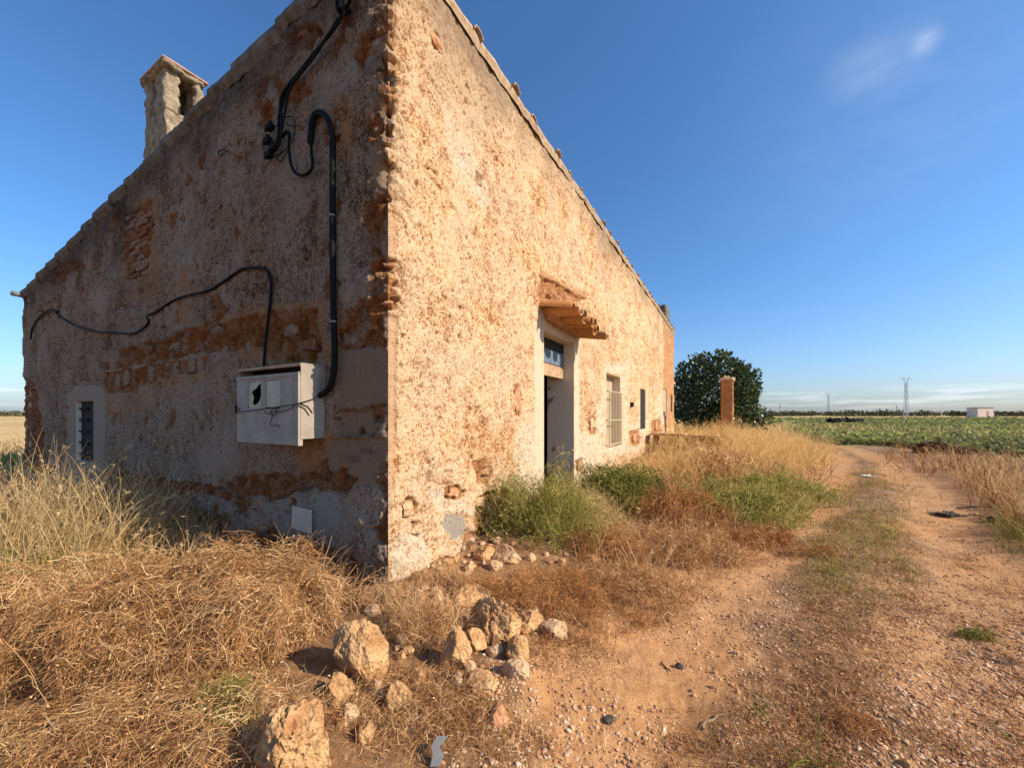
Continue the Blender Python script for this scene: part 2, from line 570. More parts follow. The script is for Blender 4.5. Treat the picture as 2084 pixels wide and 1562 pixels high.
# ------------------------------------------------------------------ ground
RUT1 = [(0.35, -3), (0.30, 0.8), ground_pt(1250, 1400), ground_pt(1440, 1200), ground_pt(1570, 1090), ground_pt(1680, 985), ground_pt(1708, 935), ground_pt(1690, 912), (17.0, 24.0), (19, 34), (22, 60)]
RUT2 = [(2.2, -3), (2.3, 0.8), ground_pt(2010, 1400), ground_pt(1990, 1200), ground_pt(1945, 1080), ground_pt(1890, 1000), ground_pt(1815, 940), ground_pt(1745, 914), (18.6, 23), (20.6, 34), (23.6, 60)]
FIELD = [(15.8, 20.5), (17.6, 18.2), (17.0, 14.5), (19, 11), (28, 6), (80, -10), (500, -60), (500, 150), (96, 150)]


def hdist(x, y):
    """signed distance to the house footprint in front of the facade (s, out)"""
    s = (x - CORNER.x) * d1.x + (y - CORNER.y) * d1.y
    t = (x - CORNER.x) * d2.x + (y - CORNER.y) * d2.y
    return s, t


def gz(x, y):
    x = np.asarray(x, float); y = np.asarray(y, float)
    r = np.hypot(x, y)
    near = 1 - sstep(25, 60, r)
    z = 0.05 * fbm(x * .35, y * .35, 3, 3) * near + 0.018 * fbm(x * 2.3, y * 2.3, 5, 3) * (1 - sstep(8, 20, r))
    d = np.minimum(line_d(x, y, RUT1), line_d(x, y, RUT2))
    z = z - 0.045 * (1 - sstep(.15, .65, d)) * near
    s, t = hdist(x, y)
    # bank of soil against the far half of the facade and round the gatepost
    b = np.exp(-((s - 12.5) / 5.0) ** 2) * np.exp(-((t + 2.0) / 2.4) ** 2) * .62
    b = b + .16 * np.exp(-((s - 3.0) / 3.0) ** 2) * np.exp(-((t + .5) / .7) ** 2)
    b = b * sstep(.5, 1.6, d)
    # low heap of rubble at the foot of the corner
    b = b + .03 * np.exp(-((x + .35) / .6) ** 2 - ((y - 2.75) / .5) ** 2)
    foot = (.10 + .10 * fbm(s * 2.6, t * 1.5, 15, 3)) * np.exp(-(np.minimum(t, 0) / .26) ** 2) * sstep(-.6, .1, s) * sstep(7, 4, s)
    foot = np.maximum(foot, (.08 + .08 * fbm(t * 2.6, s * 1.5, 16, 3)) * np.exp(-(np.minimum(s, 0) / .26) ** 2) * sstep(-.6, .1, t) * sstep(7, 4, t))
    return z + b + np.maximum(foot, 0)


def build_ground():
    ang = np.concatenate([np.linspace(-62, 62, 470), np.linspace(62, 298, 80)[1:-1]]) * np.pi / 180
    rad = np.concatenate([[0.02, .5], np.geomspace(1.2, 60, 300), np.geomspace(62, 6000, 60)])
    A, R = np.meshgrid(ang, rad)
    X = np.sin(A) * R; Y = np.cos(A) * R
    x = X.ravel(); y = Y.ravel()
    r = np.hypot(x, y)
    z = gz(x, y)
    fine = (1 - sstep(5, 12, r))
    z = z + fine * (.006 * fbm(x * 9, y * 9, 21, 3) + .004 * perlin(x * 40, y * 40, 22))
    d1_, d2_ = line_d(x, y, RUT1), line_d(x, y, RUT2)
    rut = np.maximum(1 - sstep(.28, .60, d1_ + .25 * fbm(x * 1.4, y * 1.4, 8, 3)), .85 * (1 - sstep(.22, .60, d2_ + .3 * fbm(x * 1.4, y * 1.4, 9, 3))))
    rut = np.maximum(rut, .0)
    field = sstep(1.0, -1.0, poly_sd(x, y, FIELD) + .8 * fbm(x * .3, y * .3, 10, 3))
    gold = sstep(20, 40, r) * (1 - field)
    gravel = sstep(-.2, .35, fbm(x * .5 + 3, y * .5, 12, 3) + .35 * sstep(.6, 2.5, x - .35 * y) - .2)
    na = len(ang); nr = len(rad)
    i, j = np.meshgrid(np.arange(nr - 1), np.arange(na), indexing='ij')
    j2 = (j + 1) % na
    q = np.stack([i * na + j, i * na + j2, (i + 1) * na + j2, (i + 1) * na + j], -1).reshape(-1, 4)[:, ::-1]
    me = np_mesh('ground', np.stack([x, y, z], 1), q, {'maskA': np.stack([rut, field, gold], 1), 'maskB': np.stack([gravel, gravel, gravel], 1)}, True)
    g = G('red earth')
    Am = g.sep(g.attr('maskA', 'Color')); gv = g.sep(g.attr('maskB', 'Color'))[0]
    n1 = g.noise(.9, 5); n2 = g.noise(7, 6, .65); n3 = g.noise(60, 5, .7); n4 = g.noise(200, 3)
    litter = g.ramp(g.math('ADD', g.math('MULTIPLY', n2, .6), g.math('MULTIPLY', n3, .4)), [(.36, (.11, .06, .03)), (.52, (.26, .14, .066)), (.68, (.42, .26, .14))])
    soil = g.ramp(g.math('ADD', g.math('MULTIPLY', n2, .5), g.math('MULTIPLY', n3, .5)), [(.34, (.33, .15, .06)), (.54, (.53, .28, .12)), (.72, (.64, .39, .195))])
    col = g.mix(Am[0], litter, soil)
    vor = g.voro(75)
    peb = g.ramp(vor.outputs['Distance'], [(.28, 1.), (.42, 0.)])
    pcol = g.mix(g.sep(vor.outputs['Color'])[0], (.44, .25, .14), (.74, .58, .42))
    col = g.mix(g.math('MULTIPLY', peb, g.math('MULTIPLY', gv, .75)), col, pcol)
    fcol = g.ramp(g.math('ADD', g.math('MULTIPLY', g.noise(.12, 4), .5), g.math('MULTIPLY', g.noise(1.1, 5, .7), .5)), [(.36, (.17, .16, .075)), (.5, (.24, .25, .10)), (.62, (.36, .31, .16))])
    col = g.mix(Am[1], col, fcol)
    gold_c = g.ramp(g.math('ADD', g.math('MULTIPLY', g.noise(.02, 4), .5), g.math('MULTIPLY', g.noise(.5, 4, .6), .5)), [(.4, (.42, .26, .11)), (.6, (.62, .44, .20))])
    col = g.mix(Am[2], col, gold_c)
    h = g.math('ADD', g.math('MULTIPLY', n3, .6), g.math('MULTIPLY', n4, .4))
    h = g.math('ADD', h, g.math('MULTIPLY', peb, g.math('MULTIPLY', gv, .8)))
    g.bsdf(col, .95, g.bump(h, .6, .012), .08)
    tag(link('ground', me, g.m), kind='structure')


build_ground()

# ------------------------------------------------------------------ the farmhouse
house = empty('farmhouse', CORNER, HROT)
tag(house, 'derelict long farmhouse with peeling cream plaster, lean-to roof and chimney beside dirt track', 'house')

# openings: (s0, s1, z0, z1) on the facade, (t0, t1, z0, z1) on the gable
dA = on_facade(1107, 672); dB = on_facade(1168, 700)
DOOR = (dA[0], dB[0], -0.25, (dA[1] + dB[1]) / 2 + .0)
w1a = on_facade(1234, 758); w1b = on_facade(1262, 905)
WIN1 = (w1a[0], w1b[0], w1b[1], w1a[1])
w2a = on_facade(1303, 790); w2b = on_facade(1313.5, 872)
WIN2 = (w2a[0], w2b[0], w2b[1], w2a[1])
w3a = on_facade(1350, 790); w3b = on_facade(1357, 850)
WIN3 = (w3a[0], w3b[0], w3b[1] + .1, w3a[1])
w4a = on_facade(1365, 803); w4b = on_facade(1368.5, 842)
WIN4 = (w4a[0], w4b[0], w4b[1] + .1, w4a[1])
g1a = on_gable(190, 815); g1b = on_gable(155, 936)
GWIN = (g1a[0], g1b[0], g1b[1], g1a[1])
PUTLOG = (on_facade(967, 352)[0], on_facade(980, 352)[0], on_facade(974, 376)[1], on_facade(974, 352)[1])
ZSPLIT = 3.35
THICK = 0.5


def snap(vals, targets):
    vals = np.array(vals)
    for t in targets:
        k = np.argmin(abs(vals - t)); vals[k] = t
    return np.sort(vals)


rows_lo = np.linspace(-0.3, ZSPLIT, 300)
rows_lo = snap(rows_lo, [DOOR[3], WIN1[2], WIN1[3], WIN2[2], WIN2[3], WIN3[2], WIN3[3], WIN4[2], WIN4[3], GWIN[2], GWIN[3]])
rows_hi = np.linspace(0, 1, 150)[1:]


def stucco(u, z, seed):
    """height of the rough-cast (metres, out positive) and 'skin' value 0..1"""
    wx = u + .03 * perlin(u * 6, z * 6, seed + 3); wz = z + .03 * perlin(u * 6 + 9, z * 6, seed + 4)
    big = fbm(u * 1.6, z * 1.6, seed, 3)
    lump = fbm(wx * 9, wz * 7.5, seed + 1, 3)
    flake = 1 - np.abs(perlin(wx * 24, wz * 17, seed + 2)) * 1.7
    fine = perlin(wx * 46, wz * 40, seed + 6)
    F1, F2, cid = worley((wx + .45 * wz) * 27 + .5 * lump, wz * 19, seed + 7)
    edge = sstep(0.02, .14, F2 - F1)
    cells = edge * (.4 + .6 * cid)
    h = .022 * big + .008 * lump + .0062 * cells + .0045 * flake + .0035 * fine
    pits = sstep(.82, .9, _h(np.floor(wx * 8), np.floor(wz * 8), seed + 8))
    pf1, _, pc = worley(wx * 5.5, wz * 5.5, seed + 12)
    pit = (pc > .80) * sstep(.15, .05, pf1)
    h = h - .035 * pit
    rub_ = .6 * sstep(.05, .5, fbm(u * .8 + 7, z * .9, seed + 21, 3))          # rubbed flat coats
    h = h * (1 - .55 * rub_) + .004 * rub_
    streak = fbm(u * 3.2, z * .35, seed + 23, 3)
    coat = sstep(-.03, .01, fbm(wx * 1.9 + 3, wz * 1.7, seed + 31, 5) + .10 * lump + .05)   # a thin top coat, flaked off in places
    coat2 = sstep(.10, .13, fbm(wx * 3.1 + 8, wz * 2.4, seed + 37, 5) + .08 * lump)
    h = h + .007 * coat + .006 * coat2
    # settlement cracks
    cr = np.abs(perlin(wx * 1.1 + .25 * lump, wz * .8, seed + 14))
    crack = sstep(.016, .004, cr) * sstep(-.1, .25, perlin(wx * .5, wz * .5, seed + 15))
    h = h - .02 * crack
    skin = np.clip(.50 + .30 * lump + .62 * (cells - .42) + .3 * (flake - .6) + .30 * fine + .18 * big + .12 * streak + .14 * (coat - .6) + .08 * (coat2 - .3) + .16 * fbm(u * .55, z * .6 + 4, seed + 25, 3) - .06 * rub_ - .5 * pit - .45 * crack, 0, 1)
    return h, skin


# where the plaster has gone, been whitened or patched (outlines in photo pixels, laid on the wall planes)
G_LOSS = [
    [(455, 985), (520, 958), (600, 968), (650, 958), (700, 955), (725, 975), (722, 1000), (690, 1003), (660, 992), (600, 1003), (556, 1022), (530, 1000), (505, 1012), (500, 1040), (482, 1036), (475, 1008)],
    [(225, 960), (330, 975), (455, 990), (470, 1015), (330, 1000), (225, 990)],
    [(380, 1040), (420, 1035), (430, 1065), (395, 1075)],
    [(470, 1095), (560, 1085), (640, 1110), (700, 1120), (740, 1160), (700, 1175), (640, 1160), (600, 1190), (480, 1190)],
    [(245, 708), (330, 690), (385, 668), (480, 650), (560, 632), (640, 628), (652, 700), (645, 735), (560, 738), (535, 705), (400, 722), (300, 742), (232, 752)],
    [(215, 758), (300, 745), (420, 728), (418, 752), (330, 770), (260, 800), (217, 800)],
    [(40, 770), (74, 780), (84, 870), (98, 925), (108, 962), (40, 970)],
    [(255, 440), (282, 425), (312, 410), (312, 470), (300, 560), (255, 575), (250, 500)],
    [(700, 640), (765, 600), (785, 640), (782, 705), (700, 712), (685, 680)],
    [(690, 210), (700, 200), (695, 262), (682, 300), (672, 290)],
    [(560, 175), (620, 165), (640, 190), (600, 215), (570, 205)],
    [(530, 215), (560, 205), (552, 260), (532, 262)],
    [(580, 70), (640, 45), (660, 70), (600, 120)],
    [(735, 70), (782, 55), (782, 150), (740, 160), (715, 120)],
    [(738, 430), (786, 380), (788, 430), (770, 520), (748, 520)],
    [(752, 540), (785, 520), (790, 640), (760, 625)],
    [(770, 950), (786, 935), (786, 1020), (775, 1010)],
    [(760, 1075), (786, 1040), (788, 1110), (765, 1110)],
    [(95, 560), (150, 520), (170, 540), (110, 590)],
]
G_WHITE = [
    [(405, 1008), (470, 1012), (480, 1045), (505, 1050), (520, 1012), (600, 1008), (665, 1000), (700, 1008), (782, 985), (784, 1120), (720, 1110), (640, 1090), (560, 1075), (420, 1080)],
    [(138, 800), (160, 782), (205, 785), (216, 800), (214, 985), (138, 985)],
    [(230, 800), (300, 790), (420, 780), (480, 800), (480, 900), (440, 985), (330, 960), (240, 930)],
]
G_SMOOTH = [
    [(688, 836), (758, 832), (766, 858), (756, 884), (690, 886)],
    [(672, 892), (787, 889), (786, 935), (770, 950), (768, 985), (726, 985), (716, 958), (672, 955)],
    [(752, 300), (786, 290), (786, 520), (768, 520), (766, 440)],
    [(690, 715), (787, 700), (787, 820), (690, 832)],
]
G_OCHRE = [
    [(590, 905), (680, 890), (690, 955), (600, 962)], [(215, 760), (420, 730), (425, 775), (330, 800), (270, 850), (215, 850)],
    [(260, 400), (320, 400), (330, 600), (255, 620)], [(430, 640), (700, 600), (700, 740), (500, 740)], [(360, 540), (390, 540), (385, 660), (365, 660)],
    [(680, 200), (720, 200), (715, 320), (680, 320)],
]
G_GREY = [[(640, 1005), (690, 1000), (700, 1060), (650, 1085), (632, 1060)], [(738, 110), (780, 115), (782, 150), (745, 155)]]
F_LOSS = [
    [(905, 990), (930, 985), (945, 1000), (925, 1020), (905, 1012)],
    [(968, 1012), (1000, 1000), (1030, 1000), (1036, 1050), (1035, 1180), (985, 1180), (990, 1120), (965, 1060)],
    [(820, 1015), (838, 1010), (850, 1025), (845, 1050), (825, 1056), (816, 1040)],
    [(838, 1062), (852, 1060), (850, 1090), (840, 1088)],
    [(1046, 785), (1056, 780), (1058, 850), (1048, 845)],
    [(1096, 562), (1130, 575), (1170, 598), (1200, 608), (1160, 618), (1098, 612)],
    [(878, 62), (892, 70), (894, 112), (880, 100)],
    [(862, 338), (888, 350), (900, 388), (880, 375)],
    [(785, 525), (808, 528), (806, 632), (788, 632)],
    [(795, 150), (806, 160), (806, 200), (795, 205)],
    [(1172, 940), (1182, 930), (1186, 955), (1176, 965)], [(1195, 855), (1212, 835), (1212, 880), (1198, 885)],
    [(1280, 880), (1300, 870), (1303, 905), (1285, 910)], [(1325, 860), (1345, 845), (1345, 875), (1325, 885)],
    [(960, 938), (988, 930), (992, 985), (970, 985)],
]
F_WHITE = [
    [(905, 235), (955, 300), (1000, 400), (985, 440), (940, 360), (905, 300)],
    [(800, 1090), (862, 1078), (872, 1150), (800, 1215)],
    [(1170, 880), (1196, 890), (1212, 830), (1226, 830), (1230, 1010), (1170, 1010)],
    [(1224, 740), (1276, 735), (1278, 920), (1224, 930)],
    [(1284, 860), (1322, 850), (1322, 900), (1284, 930)],
    [(1050, 870), (1107, 860), (1107, 1010), (1040, 1010)], [(870, 1000), (905, 985), (960, 1040), (900, 1060)],
    [(1336, 800), (1350, 800), (1350, 860), (1336, 860)],
]
F_SMOOTH = [[(789, 440), (804, 440), (802, 470), (806, 520), (789, 520)], [(789, 640), (806, 640), (804, 800), (800, 1000), (789, 1000)],
            [(1086, 650), (1107, 655), (1107, 1005), (1088, 1005)], [(1095, 612), (1172, 630), (1176, 700), (1095, 672)], [(1168, 690), (1176, 700), (1178, 1005), (1168, 1005)]]
F_WSM = [[(1086, 650), (1107, 655), (1107, 1005), (1090, 1005)], [(1095, 612), (1172, 630), (1178, 700), (1095, 676)], [(1168, 690), (1178, 700), (1180, 1005), (1168, 1005)]]
F_GREY = [[(905, 1045), (945, 1050), (950, 1085), (920, 1098), (898, 1072)]]
F_OCHRE = [[(1349, 650), (1376, 650), (1376, 870), (1349, 870)], [(1096, 550), (1200, 600), (1150, 620), (1095, 615)], [(1180, 700), (1225, 690), (1225, 760), (1180, 740)],
           [(960, 860), (1080, 880), (1000, 960), (940, 950)], [(1320, 700), (1345, 690), (1345, 800), (1325, 800)]]


def masks(px, py, polys, soft, namp, seed, nsc=.05):
    if not polys: return np.zeros_like(px)
    nz = fbm(px * nsc, py * nsc, seed, 4)
    m = np.zeros_like(px)
    for p in polys:
        P = np.array(p)
        bx0, by0 = P.min(0) - 40; bx1, by1 = P.max(0) + 40
        sel = (px > bx0) & (px < bx1) & (py > by0) & (py < by1)
        if not sel.any(): continue
        sdv = poly_sd(px[sel], py[sel], p) + namp * nz[sel]
        m[sel] = np.maximum(m[sel], sstep(soft, -soft, sdv))
    return m


def corner_erode(z):
    """how far the arris is worn back (metres) and roughness at the corner"""
    y = HY - (z - CAMH) / CY * F
    e = np.interp(y, [-200, 60, 110, 165, 180, 215, 300, 430, 445, 518, 528, 545, 560, 632, 645, 1000, 1080, 1150, 1300],
                  [.05, .05, .02, .00, .07, .05, .055, .05, .005, .005, .05, .05, -.02, -.02, .005, .006, .01, .02, .03])
    r = np.interp(y, [-200, 200, 430, 445, 518, 530, 632, 645, 1050, 1150], [.8, 1, 1, .06, .06, 1.4, 1.4, .05, .12, .35])
    nz = fbm(z * 9, z * 0 + 3.3, 77, 3)
    return e + .10 * r * nz, r


def wall_grid(kind):
    facade = kind == 'facade'
    if facade:
        xs = np.concatenate([np.arange(790, 1340, 1.7), np.arange(1340, 1378, .8)])
        u = np.array([on_facade(x, HY)[0] for x in xs]); u[0] = 0
        u = u[u < HLEN - .02]; u = np.append(u, HLEN)
        op = [DOOR, WIN1, WIN2, WIN3, WIN4]
    else:
        xs = np.arange(790, 44, -2.1)
        u = np.array([on_gable(x, HY)[0] for x in xs]); u[0] = 0
        u = u[u < HDEP - .04]; u = np.append(u, HDEP)
        op = [GWIN]
    u = snap(u, [0] + [v for o in op for v in o[:2]])
    zt = np.full(len(u), ZC) if facade else ztop(u)
    Z = np.concatenate([np.repeat(rows_lo[:, None], len(u), 1), ZSPLIT + rows_hi[:, None] * (zt - ZSPLIT)[None, :]])
    U = np.repeat(u[None, :], Z.shape[0], 0)
    nr, nc = Z.shape
    uf, zf = U.ravel(), Z.ravel()
    s_, t_ = (uf, 0 * uf) if facade else (0 * uf, uf)
    px, py = proj(s_, t_, zf)
    if facade:
        loss = masks(px, py, F_LOSS, 1.5, 5, 31, .07); white = masks(px, py, F_WHITE, 5, 9, 32, .06); smooth = masks(px, py, F_SMOOTH, 1.2, 3, 33, .08)
        wsm = masks(px, py, F_WSM, 1.5, 3, 35, .08)
        grey = masks(px, py, F_GREY, 1.5, 4, 34); ochre = masks(px, py, F_OCHRE[2:], 24, 22, 36) * .5 + 1.3 * masks(px, py, F_OCHRE[:1], 2, 3, 38) + masks(px, py, F_OCHRE[1:2], 4, 5, 37)
        loss = np.maximum(loss, .8 * sstep(.46, .60, fbm(uf * 2.6, zf * 2.2, 40, 4) + .2 * sstep(1.0, -.1, zf)) * sstep(1.6, .2, zf))
        top = ZC - zf
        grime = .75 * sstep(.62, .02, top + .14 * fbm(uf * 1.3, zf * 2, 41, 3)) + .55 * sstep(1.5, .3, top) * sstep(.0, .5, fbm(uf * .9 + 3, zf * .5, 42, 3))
        h, skin = stucco(uf, zf, 100)
        skin = skin * (1 - .25 * ochre)
    else:
        loss = masks(px, py, G_LOSS, 2.5, 9, 51, .045); white = masks(px, py, G_WHITE, 6, 14, 52, .05); smooth = masks(px, py, G_SMOOTH, 1.5, 4, 53, .06)
        wsm = masks(px, py, [G_WHITE[1]], 2, 3, 57)
        grey = masks(px, py, G_GREY, 4, 9, 54); ochre = masks(px, py, G_OCHRE, 12, 12, 55)
        sc = masks(px, py, [G_WHITE[2]], 20, 20, 58); white = np.where(sc > 0, np.maximum(white * (1 - .55 * sc), 0), white)
        loss = loss * (.55 + .45 * sstep(-.35, .05, fbm(uf * 5, zf * 5, 59, 3)))
        loss = np.maximum(loss, .8 * sstep(.46, .60, fbm(uf * 2.4 + 5, zf * 2.4, 60, 4) + .2 * sstep(1.0, .0, zf) + .14 * sstep(3.6, 5, zf)))
        loss = loss * (1 - wsm)
        top = zt_f = ztop(uf) - zf
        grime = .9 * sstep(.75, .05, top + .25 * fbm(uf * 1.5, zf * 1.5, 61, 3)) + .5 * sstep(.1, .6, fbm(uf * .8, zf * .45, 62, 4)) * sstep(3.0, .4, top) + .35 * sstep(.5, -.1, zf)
        h, skin = stucco(uf, zf, 200)
    h = h * (1 - .88 * np.maximum(smooth, wsm)) * (1 - .6 * grey)
    rub, r2, rc = worley(uf * 7 + 11, zf * 9, 71)
    h = h - loss * (.032 + .03 * (1 - rc)) + loss * .03 * sstep(.0, .25, r2 - rub) * rc + loss * .012 * fbm(uf * 25, zf * 25, 72, 2)
    if facade:  # deep hole left by a timber, cavity at the foot of the wall
        inn = (uf > PUTLOG[0]) & (uf < PUTLOG[1]) & (zf > PUTLOG[2]) & (zf < PUTLOG[3])
        h = np.where(inn, h - .22, h)
        cav = masks(px, py, [F_LOSS[1]], 6, 8, 73)
        h = h - cav * (.07 + .07 * fbm(uf * 5, zf * 5, 74, 3))
        # the end bay: rusty streaks, a shade proud of the rest
    else:
        niche = masks(px, py, [G_SMOOTH[0]], .8, 2, 75); h = h - .03 * niche
        led = sstep(3.0, 0.5, abs(py - 889 + .004 * (px - 690))) * sstep(680, 692, px); h = h + .02 * led
    white = np.maximum(white, wsm); smooth = np.where(wsm > .5, 0, smooth)
    # openings: relief fades out at their edges
    for o in op:
        dd = np.maximum(np.maximum(o[0] - uf, uf - o[1]), np.maximum(o[2] - zf, zf - o[3]))
        h = h * sstep(0, .06, np.maximum(dd, 0))
    e, rgh = corner_erode(zf)
    lump = fbm(uf * 13, zf * 13, 81, 4) * .042 * rgh
    wc = np.exp(-(uf / .11) ** 2)
    w_in = e * wc - lump * np.exp(-(uf / .22) ** 2)
    colr = np.zeros(nr * nc)
    # position: along the wall and outward
    hh = h - w_in
    # the corner column must be the same on both walls
    z0 = Z[:, 0]
    e0, r0 = corner_erode(z0)
    c0 = -(e0 * 1.0) + .03 * r0 * fbm(z0 * 22, z0 * 0, 83, 3)
    c_n = np.repeat(c0[:, None], nc, 1).ravel()
    k = np.exp(-(uf / .02) ** 2)
    hh = hh * (1 - k) + c_n * k
    if facade:
        k2 = np.exp(-(uf / .05) ** 2)
        S = uf - c_n * k2; T = -hh
    else:
        k2 = np.exp(-(uf / .05) ** 2)
        T = uf - c_n * k2; S = -hh
    # worn arris shows raw masonry
    worn = sstep(.25, .9, wc) * sstep(.4, .9, rgh) * sstep(-.2, .2, fbm(uf * 8, zf * 8, 84, 3) + .1)
    loss = np.maximum(loss, worn * .8)
    keep_cells = np.ones((nr - 1, nc - 1), bool)
    uc = (u[:-1] + u[1:]) / 2; zc = (Z[:-1] + Z[1:])[:, :-1] / 2
    for o in op:
        keep_cells &= ~(((uc > o[0]) & (uc < o[1]))[None, :] & (zc > o[2]) & (zc < o[3]))
    i, j = np.nonzero(keep_cells)
    q = np.stack([i * nc + j, i * nc + j + 1, (i + 1) * nc + j + 1, (i + 1) * nc + j], 1)
    if not facade: q = q[:, ::-1]
    V = np.stack([S, T, zf], 1)
    me = np_mesh(kind + '_wall', V, q, {'maskA': np.stack([loss, white, grey], 1), 'maskB': np.stack([grime, ochre, smooth], 1), 'skin': skin, 'solid': wsm}, True)
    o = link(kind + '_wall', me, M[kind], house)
    return o, (u, Z, h.reshape(nr, nc))


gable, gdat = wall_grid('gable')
facade, fdat = wall_grid('facade')
tag(gable, 'shaded gable wall with flaking rough plaster'); tag(facade, 'sunlit front wall of cream rough plaster')


def reveal(parent, o, along, depth=THICK, mat=None, names=('jamb', 'jamb', 'lintel', 'sill'), sill=True):
    """lining of an opening; along='s' on the facade or 't' on the gable"""
    a, b, z0, z1 = o

    def P(u, w, z):
        return (u, w, z) if along == 's' else (w, u, z)

    def sheet(name, fn, n=14, m=26):
        V = []; T = []
        for i in range(n + 1):
            for j in range(m + 1):
                p, tint = fn(i / n, j / m); V.append(p); T.append(tint)
        q = [(i * (m + 1) + j, i * (m + 1) + j + 1, (i + 1) * (m + 1) + j + 1, (i + 1) * (m + 1) + j) for i in range(n) for j in range(m)]
        me = np_mesh(name, np.array(V), np.array(q), {'tint': np.array(T)}, True)
        link(name, me, mat or M['jamb'], parent)

    sheet(names[0], lambda i, j: (P(a, i * depth, z0 + j * (z1 - z0)), sstep(.45, .9, i) * .35 + .35 * sstep(.25, .0, j)))
    sheet(names[1], lambda i, j: (P(b, i * depth, z0 + j * (z1 - z0)), float(sstep(.35, .95, i)) * .34 + .30 * float(sstep(.22, .0, j))))
    sheet(names[2], lambda i, j: (P(a + j * (b - a), i * depth, z1), 0.0))
    if sill:
        sheet(names[3], lambda i, j: (P(a + j * (b - a), i * depth, z0), 0.2))


# doorway: reveal, transom boards
reveal(facade, DOOR, 's', .5, names=('door_jamb', 'door_jamb', 'door_lintel', 'door_sill'), sill=False)
for o in (WIN1, WIN2, WIN3, WIN4):
    reveal(facade, o, 's', .32, names=('window_jamb', 'window_jamb', 'window_lintel', 'window_sill'))
reveal(gable, GWIN, 't', .07, names=('window_jamb', 'window_jamb', 'window_lintel', 'window_sill'))

tb = link('transom', None, None, house)
m = MB().box(((DOOR[0] + DOOR[1]) / 2, .205, DOOR[3] - .28), (DOOR[1] - DOOR[0] - .004, .035, .22))
link('transom_board', m.mesh('transom_board'), M['bluewood'], tb)
m = MB().box(((DOOR[0] + DOOR[1]) / 2, .20, DOOR[3] - .50), (DOOR[1] - DOOR[0] - .03, .03, .19))
link('transom_board', m.mesh('transom_board'), M['wood'], tb)
m = MB().box(((DOOR[0] + DOOR[1]) / 2, .205, DOOR[3] - .085), (DOOR[1] - DOOR[0] - .004, .03, .15))
link('transom_board', m.mesh('transom_board'), M['darkin'], tb)

# barred window
sh = MB(); cx = (WIN1[0] + WIN1[1]) / 2
sh.box((cx, .20, (WIN1[2] + WIN1[3]) / 2), (WIN1[1] - WIN1[0] - .004, .03, WIN1[3] - WIN1[2] - .004))
link('shutter_or_fill', sh.mesh('shutter_or_fill'), M['shutter_or_fill'], house)
gr = link('window_grille', None, None, house)
gz0 = WIN1[2] + .02; gz1 = on_facade(1248, 797)[1]
for k in range(9):
    x = WIN1[0] + .06 + k * (WIN1[1] - WIN1[0] - .12) / 8
    m = MB().tube([(x, -.06, gz0), (x + random.uniform(-.006, .006), -.06, (gz0 + gz1) / 2), (x, -.06, gz1)], .011, 6)
    link('bar', m.mesh('bar'), M['iron'], gr)
for z in (gz0 + .06, gz0 + (gz1 - gz0) * .48, gz1 - .01):
    m = MB().tube([(WIN1[0] - .05, .0, z), (WIN1[0] - .05, -.06, z), (WIN1[1] + .05, -.06, z), (WIN1[1] + .05, .0, z)], .013, 6)
    link('crossbar', m.mesh('crossbar'), M['iron'], gr)
for o, mt in ((WIN2, 'darkin'), (WIN3, 'shutter_or_fill'), (WIN4, 'darkin')):  # near-black panels stand in for the unlit insides of open windows
    m = MB().box(((o[0] + o[1]) / 2, .05, (o[2] + o[3]) / 2), (o[1] - o[0] - .004, .03, o[3] - o[2] - .004))
    link('shutter_or_fill', m.mesh('shutter_or_fill'), M[mt], house)
# gable window: iron rungs before a near-black panel standing in for the unlit opening
gw = link('gable_window', None, None, house)
for k in range(5):
    z = GWIN[2] + (k + .55) * (GWIN[3] - GWIN[2]) / 5.2
    m = MB().tube([(.045, GWIN[0] + .45, z), (.045, GWIN[1] - .002, z + .01)], .018, 6)
    link('bar', m.mesh('bar'), M['black'], gw)
m = MB().box((.075, (GWIN[0] + GWIN[1]) / 2, (GWIN[2] + GWIN[3]) / 2), (.02, GWIN[1] - GWIN[0], GWIN[3] - GWIN[2]))
link('unlit_fill', m.mesh('unlit_fill'), M['darkin'], gw)

# the walls away from the camera, floor slab and roof
mw = MB()
mw.box((HLEN / 2, HDEP - .25, ztop(HDEP) / 2 - .2), (HLEN - .04, .5, ztop(HDEP) + .2))
link('rear_wall', mw.mesh('rear_wall'), M['rubble'], house)
V = np.array([(HLEN - .4, .02, -.2), (HLEN - .02, .02, -.2), (HLEN - .02, HDEP - .02, -.2), (HLEN - .4, HDEP - .02, -.2),
              (HLEN - .4, .02, ZC - .1), (HLEN - .02, .02, ZC - .1), (HLEN - .02, HDEP - .02, ztop(HDEP) - .1), (HLEN - .4, HDEP - .02, ztop(HDEP) - .1)])
link('end_wall', np_mesh('end_wall', V, np.array([(0, 3, 2, 1), (4, 5, 6, 7), (0, 1, 5, 4), (1, 2, 6, 5), (2, 3, 7, 6), (3, 0, 4, 7)])), M['rubble'], house)
# inner partition seen dark through the doorway
mp_ = MB().box((HLEN / 2, 2.9, 2.3), (HLEN - .8, .15, 4.6))
link('inner_wall', mp_.mesh('inner_wall'), M['rubble'], house)

